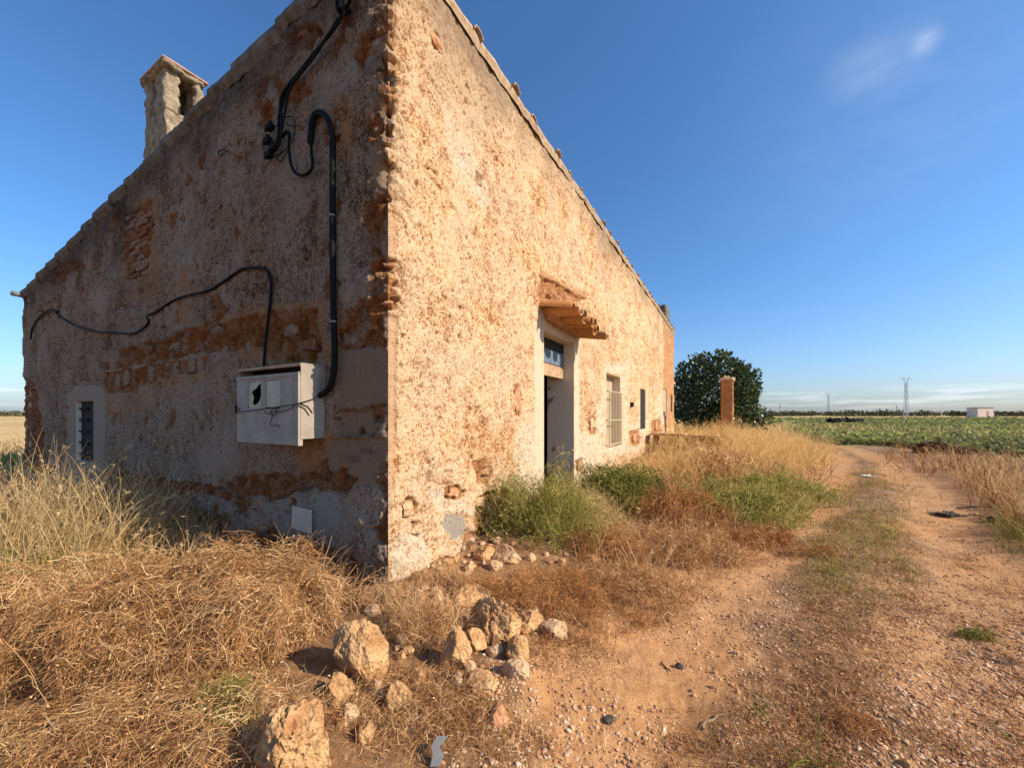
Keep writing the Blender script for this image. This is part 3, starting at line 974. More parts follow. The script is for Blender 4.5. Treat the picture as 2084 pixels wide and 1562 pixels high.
roof = link('roof', None, None, house)
V = []
for (s, t) in ((-.03, -.04), (HLEN + .05, -.04), (HLEN + .05, HDEP + .1), (-.03, HDEP + .1)):
    V.append((s, t, ztop(t) - .02))
for (s, t) in ((-.03, -.04), (HLEN + .05, -.04), (HLEN + .05, HDEP + .1), (-.03, HDEP + .1)):
    V.append((s, t, ztop(t) + .05))
link('roof_deck', np_mesh('roof_deck', np.array(V), np.array([(3, 2, 1, 0), (4, 5, 6, 7), (0, 1, 5, 4), (1, 2, 6, 5), (2, 3, 7, 6), (3, 0, 4, 7)])), M['verge'], roof)


def barrel(r0, r1, length, th=.014, n=9, arc=170, down=False):
    """one curved clay tile lying along +y, open side down"""
    a = np.linspace(-arc / 2, arc / 2, n) * np.pi / 180
    V = []
    for y, r in ((0, r0), (length * .5, (r0 + r1) / 2), (length, r1)):
        for rr in (r, r - th):
            V += [(rr * math.sin(k), y, rr * math.cos(k) - r0 * math.cos(arc / 2 * math.pi / 180)) for k in a]
    V = np.array(V)
    q = []
    rows = 3
    for i in range(rows - 1):
        for j in range(n - 1):
            o0 = i * 2 * n; o1 = (i + 1) * 2 * n
            q.append((o0 + j, o0 + j + 1, o1 + j + 1, o1 + j))
            q.append((o0 + n + j + 1, o0 + n + j, o1 + n + j, o1 + n + j + 1))
        for j in (0, n - 1):
            q.append((i * 2 * n + j, (i + 1) * 2 * n + j, (i + 1) * 2 * n + n + j, i * 2 * n + n + j))
    for i in (0, rows - 1):
        for j in range(n - 1):
            q.append((i * 2 * n + j, i * 2 * n + n + j, i * 2 * n + n + j + 1, i * 2 * n + j + 1))
    if down: V[:, 2] *= -1
    return V, np.array(q)


# verge: overlapping weathered tiles bedded along the sloping gable
step = .70
k = 0
t = -.02
while t < HDEP - .1:
    step = random.uniform(.52, .84); L = min(step, HDEP - t) + .05
    n = 10
    V = []
    rise = .06 * random.uniform(.7, 1.25); wide = random.uniform(.045, .06); hh = random.uniform(.11, .17)
    rs = np.random.default_rng(500 + k)
    for i in range(n + 1):
        tt = t + i / n * L
        zz = float(ztop(tt)) + rise * (.25 + i / n) + rs.normal() * .0025
        dn = hh + rs.normal() * .014
        wd = wide + rs.normal() * .002
        V += [(.16, tt, zz + .015), (-.02, tt, zz + .03), (-wd, tt, zz), (-wd - .006, tt, zz - dn * .55), (-.012, tt, zz - dn)]
    V = np.array(V)
    q = [(i * 5 + j, i * 5 + j + 1, (i + 1) * 5 + j + 1, (i + 1) * 5 + j) for i in range(n) for j in range(4)]
    cap = [(0, 1, 2, 3), (0, 3, 4, 4)][:1] + [(n * 5 + 3, n * 5 + 2, n * 5 + 1, n * 5)]
    cap += [(0, 3, 4)] + [(n * 5 + 4, n * 5 + 3, n * 5)]
    q4 = [c for c in q + cap if len(c) == 4]; q3 = [c for c in cap if len(c) == 3]
    link('verge_tile', np_mesh('verge_tile', V, [np.array(q4), np.array(q3)]), M['verge'], roof)
    t += step; k += 1

# row of curved tiles whose ends peep over the front wall
BV, BQ = barrel(.085, .07, .5)
bm_ = np_mesh('eave_tile', BV, BQ); bm_.materials.append(M['tiletop'])
s = .35
while s < HLEN:
    o = link('eave_tile', bm_, None, roof)
    o.location = (s, -.085 + random.uniform(-.02, .03), float(ztop(0)) + .015)
    o.rotation_euler = (-math.atan(ROOF_K), 0, random.uniform(-.05, .05))
    s += random.choice((.5, .54, .56, .8))
# thin mortar coping along the front edge
cp = MB()
ss = np.linspace(.02, HLEN, 120)
rs = np.random.default_rng(77)
V = []
for a in ss:
    e = rs.normal() * .006
    V += [(a, -.035 + e, ZC - .07 + rs.normal() * .012), (a, -.055 + e, ZC + .0), (a, -.045 + e, ZC + .045), (a, .06, ZC + .052)]
q = [(i * 4 + j, (i + 1) * 4 + j, (i + 1) * 4 + j + 1, i * 4 + j + 1) for i in range(len(ss) - 1) for j in range(3)]
link('front_coping', np_mesh('front_coping', np.array(V), np.array(q)), M['tiletop'], roof)

# ------------------------------------------------------------------ chimney
chim = link('chimney', None, None, house)


def rough_box(name, c, size, mat, parent, amp=.02, seg=.07, seed=1, taper=(1, 1), sc=9, jag=0.0):
    """box with subdivided, uneven faces (one shared vertex grid, so no gaps at the edges)"""
    c = np.array(c); size = np.array(size, float)
    n = np.maximum(2, np.ceil(size / seg)).astype(int)
    idx = {}; V = []; q = []

    def vid(i, j, k):
        key = (i, j, k)
        if key not in idx:
            idx[key] = len(V); V.append((i / n[0] - .5, j / n[1] - .5, k / n[2] - .5))
        return idx[key]
    for ax in range(3):
        a, b = [x for x in range(3) if x != ax]
        for side in (0, n[ax]):
            for i in range(n[a]):
                for j in range(n[b]):
                    def mk(di, dj):
                        p = [0, 0, 0]; p[ax] = side; p[a] = i + di; p[b] = j + dj
                        return vid(*p)
                    f = [mk(0, 0), mk(1, 0), mk(1, 1), mk(0, 1)]
                    flip = (side == 0) ^ (ax == 1)
                    q.append(f[::-1] if flip else f)
    V = np.array(V)
    tz = V[:, 2] + .5
    V[:, 0] *= 1 + (taper[0] - 1) * tz; V[:, 1] *= 1 + (taper[1] - 1) * tz
    P = V * size
    nrm = np.sign(V) * (np.abs(V) > .49)
    ln = np.linalg.norm(nrm, axis=1)[:, None]; nrm = nrm / np.maximum(ln, 1)
    d = f3(P * sc + seed * 3.7, seed, 4)
    P = P + nrm * (amp * d)[:, None] - nrm * (ln > 1.2) * amp * .5
    P = P + np.stack([f3(P * sc * .5 + 5, seed + 3, 2), f3(P * sc * .5 + 15, seed + 4, 2), f3(P * sc * .5 + 25, seed + 5, 2)], 1) * amp * .6
    me = np_mesh(name, P + c, np.array(q), {'tint': np.full(len(P), .5)}, True)
    return link(name, me, mat, parent)


CHS, CHT = .36, 5.12          # near corner of the shaft in house coordinates
CW, CD = .50, .78             # size along facade, along gable
cb = float(ztop(CHT)) - .3
ct = 6.86
sill_z = ct - .66
rough_box('shaft', (CHS + CW / 2, CHT + CD / 2, (cb + sill_z) / 2), (CW, CD, sill_z - cb), M['chimney'], chim, .075, .04, 3, (.97, .97), 9)
for (s0_, s1_, t0_, t1_, sd_) in ((0, .19, 0, .40, 1), (.38, CW, 0, .20, 2), (0, .16, CD - .24, CD, 3), (CW - .12, CW, .20, CD, 4), (.16, CW - .12, CD - .14, CD, 5)):
    rough_box('pillar', (CHS + (s0_ + s1_) / 2, CHT + (t0_ + t1_) / 2, sill_z + .31), (s1_ - s0_, t1_ - t0_, .72), M['chimney'], chim, .05, .04, 10 + sd_, (1, 1), 10)
rough_box('flue_dark_fill', (CHS + CW / 2, CHT + CD / 2, sill_z + .25), (.10, .2, .6), M['darkin'], chim, .01, .1, 19)  # near-black block put in so the chimney opening looks unlit
rough_box('cap', (CHS + CW / 2, CHT + CD / 2, ct + .03), (CW + .09, CD + .10, .035), M['capbrick'], chim, .008, .06, 21, (1, 1), 6)
rough_box('cap_mortar', (CHS + CW / 2 - .02, CHT + CD / 2 + .02, ct - .025), (CW + .03, CD + .16, .09), M['chimney'], chim, .045, .04, 22, (1, 1), 12)

# stub of another chimney above the end bay, drain stub, eave pipe
e0 = on_facade(1357, 655); e1 = on_facade(1369, 655)
rough_box('end_chimney', ((e0[0] + e1[0]) / 2, .28, ZC + .38), (e1[0] - e0[0] - .6, .45, .95), M['verge'], house, .04, .1, 31, (.85, .85), 6)
m = MB().tube([(HLEN + .05, .1, 3.05), (HLEN + .55, .08, 3.0)], .10, 10)
link('drain_stub', m.mesh('drain_stub', True), M['palebrick'], house)
m = MB().tube([(.02, HDEP - .05, float(ztop(HDEP)) - .02), (-.16, HDEP + .06, float(ztop(HDEP)) + .01)], .055, 10)
link('eave_pipe', m.mesh('eave_pipe', True), M['greyplastic'], house)

# ------------------------------------------------------------------ tiled canopy over the door
canopy = link('door_canopy', None, None, house)
rs = np.random.default_rng(5)
cz = 2.99
n_cov = 7
s0, s1 = DOOR[0] - .08, DOOR[1] + .22
# bed of brick and mortar under the tiles
rough_box('canopy_bed', ((s0 + s1) / 2 + .05, -.06, cz - .09), (s1 - s0 - .14, .20, .10), M['brick'], canopy, .03, .05, 41, (1.05, 1.2), 12)
tiles = []
for k in range(5):          # pans, open side up
    s = s0 + .14 + k * (s1 - s0 - .2) / 4.4
    tiles.append((s, .0, True, rs.normal() * .05, rs.uniform(.55, .66), -.04 - .02 * k))
for k in range(6):          # covers, open side down
    s = s0 + k * (s1 - s0) / 5.2
    tiles.append((s, .03, False, rs.normal() * .06, rs.uniform(.54, .64), -.02 * k))
for i, (s, dz, down, yaw, L, drop) in enumerate(tiles):
    V, Q = barrel(.125, .10, L, .017, 9, 176, down)
    V = V.copy(); V[:, 1] = .08 - V[:, 1]                 # run out of the wall towards -y
    V[:, 2] += rs.normal(0, .002, len(V))
    R = np.array(Matrix.Rotation(yaw, 3, 'Z') @ Matrix.Rotation(math.radians(9 + rs.normal() * 2.5), 3, 'X'))
    me = np_mesh('roof_tile', V @ R.T, Q)
    o = link('roof_tile', me, M['tile'] if (down or i % 2) else M['tiletop'], canopy)
    o.location = (s, 0, cz + dz + drop + (0.0 if not down else .075))

# ------------------------------------------------------------------ bricks and stones bared by the fallen plaster


def wall_piece(name, kind, u, z, w, h, dep, mat, out=.0, rot=0.0, seed=0, amp=.006, jit=None):
    """one brick or stone set in a wall; u along, z up, w x h its face"""
    rs_ = np.random.default_rng(seed)
    n = 3
    V = []
    a = np.linspace(-.5, .5, n + 1)
    pts = [(x, y) for y in a for x in a]
    for (x, y) in pts:
        fx = 1 - .10 * abs(2 * y) ** 4; fy = 1 - .12 * abs(2 * x) ** 4
        edge = max(abs(x), abs(y)) > .49
        V.append((x * w * fx + rs_.normal() * amp, y * h * fy + rs_.normal() * amp, (dep * .10 if edge else 0) - rs_.random() * amp * 1.5))
    nb = len(V)
    ring = [i for i, (x, y) in enumerate(pts) if max(abs(x), abs(y)) > .49]
    ring.sort(key=lambda i: math.atan2(pts[i][1], pts[i][0]))
    for i in ring:
        V.append((V[i][0], V[i][1], dep))
    V = np.array(V)
    ca, sa = math.cos(rot), math.sin(rot)
    V[:, :2] = V[:, :2] @ np.array([[ca, sa], [-sa, ca]])
    q = [(j * (n + 1) + i, j * (n + 1) + i + 1, (j + 1) * (n + 1) + i + 1, (j + 1) * (n + 1) + i) for j in range(n) for i in range(n)]
    m_ = len(ring)
    q += [(ring[i], nb + i, nb + (i + 1) % m_, ring[(i + 1) % m_]) for i in range(m_)]
    q = np.array(q)
    if kind == 'facade':
        P = np.stack([V[:, 0] + u, V[:, 2] - out, V[:, 1] + z], 1)
    else:
        P = np.stack([V[:, 2] - out, V[:, 0] + u, V[:, 1] + z], 1); q = q[:, ::-1]
    return link(name, np_mesh(name, P, q, None, False), mat, facade if kind == 'facade' else gable)


cnt = 0
# soldier course of the blocked arch
for k in range(19):
    f = k / 18
    px, py = 222 + f * 300, 775 - f * 62 + 3 * math.sin(k * 1.7)
    t_, z_ = on_gable(px, py)
    w_ = .062 + .012 * random.random()
    t2, _ = on_gable(px + 16, py)
    wid = abs(t2 - t_) * .80
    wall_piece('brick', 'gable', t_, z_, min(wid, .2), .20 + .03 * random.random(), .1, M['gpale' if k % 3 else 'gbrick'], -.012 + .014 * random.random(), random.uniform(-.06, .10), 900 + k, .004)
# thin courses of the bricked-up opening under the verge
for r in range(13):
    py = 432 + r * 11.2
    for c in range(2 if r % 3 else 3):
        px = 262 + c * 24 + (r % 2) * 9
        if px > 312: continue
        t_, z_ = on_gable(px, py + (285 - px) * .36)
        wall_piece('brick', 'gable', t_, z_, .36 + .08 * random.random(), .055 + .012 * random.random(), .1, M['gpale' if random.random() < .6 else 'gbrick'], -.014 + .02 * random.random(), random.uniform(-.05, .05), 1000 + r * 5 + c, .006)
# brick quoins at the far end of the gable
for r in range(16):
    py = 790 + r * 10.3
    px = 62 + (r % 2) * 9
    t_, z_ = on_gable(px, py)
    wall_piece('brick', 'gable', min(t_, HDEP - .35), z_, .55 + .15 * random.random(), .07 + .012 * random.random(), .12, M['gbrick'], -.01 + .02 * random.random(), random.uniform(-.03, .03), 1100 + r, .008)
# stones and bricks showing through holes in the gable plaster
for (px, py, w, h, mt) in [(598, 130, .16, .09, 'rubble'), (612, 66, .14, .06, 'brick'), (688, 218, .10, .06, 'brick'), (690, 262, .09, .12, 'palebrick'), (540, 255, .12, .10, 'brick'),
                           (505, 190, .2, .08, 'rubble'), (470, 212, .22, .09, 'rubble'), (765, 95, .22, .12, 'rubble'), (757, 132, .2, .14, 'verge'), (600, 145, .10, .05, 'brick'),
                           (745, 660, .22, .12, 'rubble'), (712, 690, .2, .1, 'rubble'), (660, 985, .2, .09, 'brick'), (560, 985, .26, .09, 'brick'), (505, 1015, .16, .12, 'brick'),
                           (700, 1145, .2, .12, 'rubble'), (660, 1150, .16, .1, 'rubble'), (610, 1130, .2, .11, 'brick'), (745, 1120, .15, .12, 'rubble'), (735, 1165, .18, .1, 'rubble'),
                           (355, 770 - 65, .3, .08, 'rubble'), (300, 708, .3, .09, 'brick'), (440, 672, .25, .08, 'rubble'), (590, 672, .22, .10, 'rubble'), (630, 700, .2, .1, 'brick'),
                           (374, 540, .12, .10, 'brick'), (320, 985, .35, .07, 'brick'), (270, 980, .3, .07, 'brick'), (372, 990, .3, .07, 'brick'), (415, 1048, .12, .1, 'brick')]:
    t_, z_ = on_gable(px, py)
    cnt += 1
    wall_piece('stone', 'gable', t_, z_, w, h, .12, M[GABLE_SHADE[mt]], -.012 + .02 * random.random(), random.uniform(-.25, .25), 1200 + cnt, .010)
# the same on the front wall
for (px, py, w, h, mt) in [(830, 1033, .11, .13, 'rubble'), (845, 1076, .07, .08, 'rubble'), (922, 1000, .14, .07, 'brick'), (985, 1020, .2, .1, 'rubble'), (1010, 1035, .22, .14, 'rubble'),
                           (1020, 1010, .2, .09, 'brick'), (1005, 1065, .2, .12, 'rubble'), (1024, 1080, .2, .12, 'limestone'), (1012, 1100, .2, .1, 'rubble'), (1000, 1128, .22, .14, 'limestone'),
                           (1026, 1130, .2, .15, 'rubble'), (990, 1150, .2, .12, 'limestone'), (886, 86, .14, .12, 'brick'), (1052, 812, .1, .3, 'brick'), (880, 362, .2, .07, 'rubble'),
                           (1205, 862, .25, .2, 'rubble'), (1178, 948, .15, .15, 'brick'), (1292, 890, .4, .25, 'brick'), (1336, 866, .5, .3, 'brick')]:
    s_, z_ = on_facade(px, py)
    cnt += 1
    wall_piece('stone', 'facade', s_, z_, w, h, .16, M[mt], .008 + .015 * random.random() - (.06 if 960 < px < 1040 and py > 1000 else 0), random.uniform(-.3, .3), 1300 + cnt, .012)

# ------------------------------------------------------------------ rocks
ARRIS = [(790, 532, .10, .06, 'brick'), (783, 556, .16, .07, 'limestone'), (793, 585, .13, .09, 'rubble'), (786, 612, .14, .06, 'brick'), (792, 632, .12, .05, 'palebrick'),
         (782, 172, .13, .06, 'palebrick'), (790, 148, .14, .12, 'verge'), (788, 300, .09, .11, 'rubble')]


def ico(sub):
    t = (1 + 5 ** .5) / 2
    V = [(-1, t, 0), (1, t, 0), (-1, -t, 0), (1, -t, 0), (0, -1, t), (0, 1, t), (0, -1, -t), (0, 1, -t), (t, 0, -1), (t, 0, 1), (-t, 0, -1), (-t, 0, 1)]
    T = [(0, 11, 5), (0, 5, 1), (0, 1, 7), (0, 7, 10), (0, 10, 11), (1, 5, 9), (5, 11, 4), (11, 10, 2), (10, 7, 6), (7, 1, 8), (3, 9, 4), (3, 4, 2), (3, 2, 6), (3, 6, 8), (3, 8, 9), (4, 9, 5), (2, 4, 11), (6, 2, 10), (8, 6, 7), (9, 8, 1)]
    V = [np.array(v) / np.linalg.norm(v) for v in V]
    for _ in range(sub):
        mid = {}; T2 = []

        def mp(a, b):
            k = (min(a, b), max(a, b))
            if k not in mid:
                v = V[a] + V[b]; V.append(v / np.linalg.norm(v)); mid[k] = len(V) - 1
            return mid[k]
        for a, b, c in T:
            ab, bc, ca = mp(a, b), mp(b, c), mp(c, a)
            T2 += [(a, ab, ca), (b, bc, ab), (c, ca, bc), (ab, bc, ca)]
        T = T2
    return np.array(V), np.array(T)


ICO = {k: ico(k) for k in range(5)}


def rock_verts(size, seed, sub=4, cuts=9, rough=.10, pit=.0):
    V, T = ICO[sub]
    rs_ = np.random.default_rng(seed)
    P = V.copy()
    P = P * (1 + .22 * f3(V * 1.3 + seed, seed, 3))[:, None]
    for _ in range(cuts):
        n = rs_.normal(size=3); n /= np.linalg.norm(n); d = rs_.uniform(.52, .84)
        e = P @ n - d
        P = P - np.outer(np.maximum(e, 0) * .92, n)
    P = P + V * (rough * 1.3 * f3(V * 3.5 + seed * 2, seed + 1, 5))[:, None]
    if pit:
        w = f3(V * 6.5 + seed, seed + 4, 3)
        P = P - V * (pit * sstep(.12, .38, w))[:, None]
        P = P - V * (pit * .55 * sstep(.05, .4, f3(V * 13 + seed, seed + 6, 2)))[:, None]
    return P * np.array(size) / 2, T


for i, (px, py, w, h, mt) in enumerate(ARRIS):
    zz = CAMH + (HY - py) / F * CY
    P, T = rock_verts((w, w, h), 800 + i, 3, 12, .14, .05)
    link('quoin_stone', np_mesh('quoin_stone', P + np.array([.055 + .004 * (px - 787), .055 - .004 * (px - 787), zz]), T), M[mt], gable)


def rock(name, px, py, wpx, hpx, seed, mat, label, cat='stone', group=None, depth=1.0, sub=4, rough=.10, pit=.05, sink=.30, cuts=9):
    """a stone whose foot is at photo pixel (px, py); size in pixels at that distance"""
    x, y = ground_pt(px, py)
    w = wpx / F * y; h = hpx / F * y
    z = float(gz(x, y))
    P, T = rock_verts((w * 1.06, w * depth, h * (1 + sink) * 1.05), seed, sub, cuts, rough, pit)
    o = link(name, np_mesh(name, P, T, None, False), mat)
    o.location = (x, y + w * depth * .12, z + h * (.42 - sink * .5))
    return tag(o, label, cat, group)


rock('boulder', 600, 1598, 146, 156, 3, M['limestone'], 'big cracked cream boulder at the bottom edge, nearest the camera', 'boulder', None, .9, 4, .13, .10)
rock('boulder', 730, 1392, 114, 112, 8, M['limestone'], 'rounded boulder under the wall corner, beside the brown brush', 'boulder', None, .9, 4, .10, .05)
rock('boulder', 1008, 1312, 112, 92, 15, M['limestone'], 'wide greenish-cream boulder leaning at the foot of the sunlit wall', 'boulder', None, .8, 4, .14, .08)
rock('boulder', 924, 1370, 62, 80, 21, M['limestone'], 'upright pale orange stone standing right of the grey grass tuft', 'stone', None, .8, 4, .08, .03)
for i, (px, py, w, h, lab) in enumerate([
        (968, 1330, 46, 50, 'small pale wedge stone squeezed between two bigger boulders'),
        (1052, 1345, 44, 62, 'blocky stone just right of the leaning wide boulder'),
        (1050, 1382, 48, 42, 'low flat pale stone at the edge of the bare track soil'),
        (985, 1412, 70, 40, 'broad low crumbling stone half sunk in the dry grass'),
        (684, 1440, 58, 62, 'pointed cream stone between the two largest boulders'),
        (702, 1488, 44, 42, 'small notched stone right of the biggest boulder'),
        (738, 1515, 38, 44, 'thin upright pale sliver of stone right of the biggest boulder'),
        (808, 1448, 46, 62, 'knobbly stone above the bent grey strip'),
        (760, 1428, 40, 36, 'dark shaded stone with a white chip below the round boulder'),
        (1016, 1472, 48, 40, 'reddish broken brick lump lying on the track edge'),
        (988, 1160, 46, 30, 'angular stone fallen against the hollow in the front wall'),
        (1030, 1162, 56, 34, 'pinkish stone beside the green bush at the wall foot'),
        (958, 1245, 70, 42, 'orange block of fallen wall lying behind the dry tuft'),
        (1075, 1285, 60, 40, 'brown clod at the edge of the orange dead weeds'),
        (1130, 1290, 56, 36, 'crumbly clod among dead weeds furthest along the track edge'),
        (1205, 1150, 34, 22, 'pale stone showing among orange dead weeds below the doorway'),
        (1243, 1450, 26, 16, 'lone dark pebble on the bare orange soil'),
        (1385, 1337, 15, 13, 'tiny dark pebble on the track near a black twig'),
        (1852, 1548, 26, 18, 'white chip of stone in the gravel at lower right')]):
    mt = M['brick'] if 'brick' in lab else M['rubble'] if i % 3 == 2 else M['limestone']
    if 'dark pebble' in lab: mt = M['bark']
    rock('stone', px, py, w * 1.15, h * .78, 40 + i * 3, mt, lab, 'stone', None, .9, 3, .13, .05, .5, 7)
# rubble strewn along the foot of the walls
rs = np.random.default_rng(8)
for i in range(110):
    px = rs.uniform(640, 1330); py = rs.uniform(1130, 1470)
    x, y = ground_pt(px, py)
    s_, t_ = hdist(x, y)
    if not (t_ < -.04 and t_ > -1.2 and s_ > -1.0): continue
    if px > 1100 and py > 1330: continue
    hp = rs.uniform(8, 24)
    rock('rubble_stone', px, py, hp * rs.uniform(1, 1.6), hp, 200 + i, M['limestone' if i % 2 else 'rubble'], 'small crumb of fallen masonry on the ground along the wall foot', 'stone', 'small rubble along the wall foot', .9, 2, .12, .0, .25, 6)


for i in range(95):
    s_ = rs.uniform(-.05, 3.3); t_ = -abs(rs.normal(.05, .22)) - .03
    if 1.1 < s_ < 2.3: t_ *= 1.5
    x, y = W(s_, t_, 0).x, W(s_, t_, 0).y
    w_ = rs.lognormal(math.log(.055), .45); w_ = min(w_, .16)
    P, T = rock_verts((w_ * rs.uniform(1, 1.5), w_, w_ * rs.uniform(.6, 1)), 2000 + i, 2, 10, .14)
    o = link('rubble_stone', np_mesh('rubble_stone', P, T), M[('limestone', 'rubble', 'palebrick', 'rubble', 'brick')[i % 5]])
    o.location = (x, y, float(gz(x, y)) + w_ * .18); o.rotation_euler = (0, 0, rs.uniform(0, 6))
    tag(o, 'small crumb of fallen masonry on the ground along the wall foot', 'stone', 'small rubble along the wall foot')


def gravel():
    rs = np.random.default_rng(21)
    N = 52000
    # even density in perspective: pixel-uniform with a bias to the foreground
    py = HY + 90 + (1640 - HY - 90) * rs.random(N) ** .75
    px = rs.uniform(880, 2350, N)
    y = F * CAMH / (py - HY); x = (px - CX) / F * y
    s_, t_ = hdist(x, y)
    dr1 = line_d(x, y, RUT1); dr2 = line_d(x, y, RUT2)
    dens = .28 + .5 * sstep(-.2, .4, fbm(x * .7, y * .7, 90, 3)) + .45 * sstep(.8, 2.4, x - .2 * y) - .6 * np.exp(-((x - .5) / .5) ** 2 - ((y - 2.0) / .8) ** 2)
    keep = (rs.random(N) < dens) & (t_ < -.3)
    keep &= ~((px < 1000) & (rs.random(N) < .6))
    x, y = x[keep], y[keep]; n = len(x)
    size = np.clip(rs.lognormal(math.log(.0050), .42, n), .0026, .015) * (1 + .05 * y)
    z = gz(x, y)
    base = [rock_verts((1, 1, 1), 300 + k, 1, 10, .16) for k in range(6)]
    mb = MB()
    T = base[0][1]; nv = len(base[0][0])
    kind = rs.integers(0, 6, n); ang = rs.uniform(0, 6.28, n)
    for k in range(6):
        sel = np.nonzero(kind == k)[0]
        B = base[k][0][None] * np.stack([size[sel] * rs.uniform(1, 1.7, len(sel)), size[sel], size[sel] * rs.uniform(.4, .8, len(sel))], 1)[:, None, :] * 2
        c, s = np.cos(ang[sel]), np.sin(ang[sel])
        X = B[..., 0] * c[:, None] - B[..., 1] * s[:, None]; Y = B[..., 0] * s[:, None] + B[..., 1] * c[:, None]
        V = np.stack([X + x[sel][:, None], Y + y[sel][:, None], B[..., 2] + (z[sel] + size[sel] * .15)[:, None]], -1).reshape(-1, 3)
        TT = (T[None] + (np.arange(len(sel)) * nv)[:, None, None]).reshape(-1, 3)
        mb.add(V, (), TT, np.repeat(rs.random(len(sel)) ** 1.8, nv))
    g = G('track gravel')
    col = g.ramp(g.attr('tint'), [(.0, (.38, .19, .09)), (.4, (.55, .33, .19)), (.85, (.58, .40, .25)), (1, (.70, .55, .41))])
    g.bsdf(col, .9, None, .15)
    tag(link('gravel', mb.mesh('gravel'), g.m), 'pale and orange gravel scattered over the dirt track', 'gravel', kind='stuff')


gravel()

# ------------------------------------------------------------------ things fixed to the gable


def catmull(pts, n=8):
    P = np.array([pts[0]] + list(pts) + [pts[-1]], float); out = []
    for i in range(1, len(P) - 2):
        a, b, c, d = P[i - 1], P[i], P[i + 1], P[i + 2]
        for k in range(n):
            t = k / n
            out.append(.5 * ((2 * b) + (c - a) * t + (2 * a - 5 * b + 4 * c - d) * t * t + (3 * b - a - 3 * c + d) * t ** 3))
    out.append(P[-2])
    return np.array(out)


def gpath(pix, out=.04, n=8):
    """photo pixels on the gable -> path in house coordinates, standing 'out' metres off the wall"""
    pts = []
    for p in pix:
        o = p[2] if len(p) > 2 else out
        t_, z_ = on_gable(p[0], p[1], o)
        pts.append((-o, t_, z_))
    return catmull(pts, n)


def house_thing(name, local):
    """top-level empty standing at a point given in house coordinates"""
    return empty(name, W(*local), HROT)


def on_thing(o, name, mb_or_me, mat, local, smooth=False):
    """mesh built in house coordinates, parented under a thing at 'local'"""
    me = mb_or_me.mesh(name, smooth) if isinstance(mb_or_me, MB) else mb_or_me
    c = link(name, me, mat, o)
    me.transform(Matrix.Translation(-Vector(local)))
    return c


# meter cabinet
mt_, _ = on_gable(665, 800); bz1 = on_gable(614, 738, .23)[1]; bz0 = on_gable(614, 893, .23)[1]
bt0 = on_gable(614, 800, .23)[0]; bt1 = on_gable(486, 800, .23)[0]
BXD = .235
anc = (-.02, (bt0 + bt1) / 2, bz0)
box = tag(house_thing('meter_box', anc), 'pale grey electricity meter cabinet with loose front and broken window on gable wall', 'meter box')
th = .012
m = MB()
m.box((-BXD / 2, bt0 + th / 2, (bz0 + bz1) / 2), (BXD, th, bz1 - bz0))
m.box((-BXD / 2, bt1 - th / 2, (bz0 + bz1) / 2), (BXD, th, bz1 - bz0))
m.box((-BXD / 2, (bt0 + bt1) / 2, bz1 - th / 2 + .001), (BXD + .002, bt1 - bt0 + .004, th))
m.box((-BXD / 2, (bt0 + bt1) / 2, bz0 + th / 2 - .001), (BXD - .002, bt1 - bt0 - .004, th))
m.box((-.012, (bt0 + bt1) / 2, (bz0 + bz1) / 2), (.02, bt1 - bt0 - .002, bz1 - bz0 - .002))
on_thing(box, 'body', m, M['meter'], anc)
# hood lip seen as a wooden-brown strip under the top edge
m = MB().box((-BXD - .002, (bt0 + bt1) / 2, bz1 - .014), (.014, bt1 - bt0, .022))
on_thing(box, 'hood_lip', m, M['wood'], anc)
# front: a raised frame standing a little open, dropped below the body
fz1 = bz1 - .075; fz0 = bz0 - .055
ft0, ft1 = bt0 + .005, bt1 - .004
fr_o = BXD + .006
pw = [(on_gable(505, 760, fr_o)[0], on_gable(533, 760, fr_o)[0]), (on_gable(541, 760, fr_o)[0], on_gable(571, 760, fr_o)[0])]
pz = [(on_gable(519, 831, fr_o)[1], on_gable(519, 776, fr_o)[1]), (on_gable(556, 828, fr_o)[1], on_gable(556, 774, fr_o)[1])]
door = MB()


def panel(mb, t0, t1, z0, z1, o, th=.012):
    mb.box((-o, (t0 + t1) / 2, (z0 + z1) / 2), (th, abs(t1 - t0), z1 - z0))


za, zb = min(pz[0][0], pz[1][0]), max(pz[0][1], pz[1][1])
panel(door, ft0, ft1, fz0, za, fr_o)
panel(door, ft0, ft1, zb, fz1, fr_o)
tl = sorted([ft0, *pw[1], *pw[0], ft1])
for a, b in ((tl[0], tl[1]), (tl[2], tl[3]), (tl[4], tl[5])):
    panel(door, a, b, za + .0005, zb - .0005, fr_o)
rib_t = on_gable(596, 830, fr_o)[0]
door.tube([(-fr_o - .006, rib_t, fz0 + .01), (-fr_o - .006, rib_t, fz1 - .02)], .014, 8)
door.box((-fr_o - .006, (ft0 + ft1) / 2, fz1 - .015), (.02, ft1 - ft0, .026))
door.box((-fr_o + .004, ft0 + .008, (fz0 + fz1) / 2), (.04, .014, fz1 - fz0))
dr = on_thing(box, 'door', door, M['meter'], anc)
m = MB(); panel(m, pw[1][0], pw[1][1], pz[1][0], pz[1][1], fr_o - .004, .006)
c = on_thing(box, 'window_pane', m, M['amber'], anc)
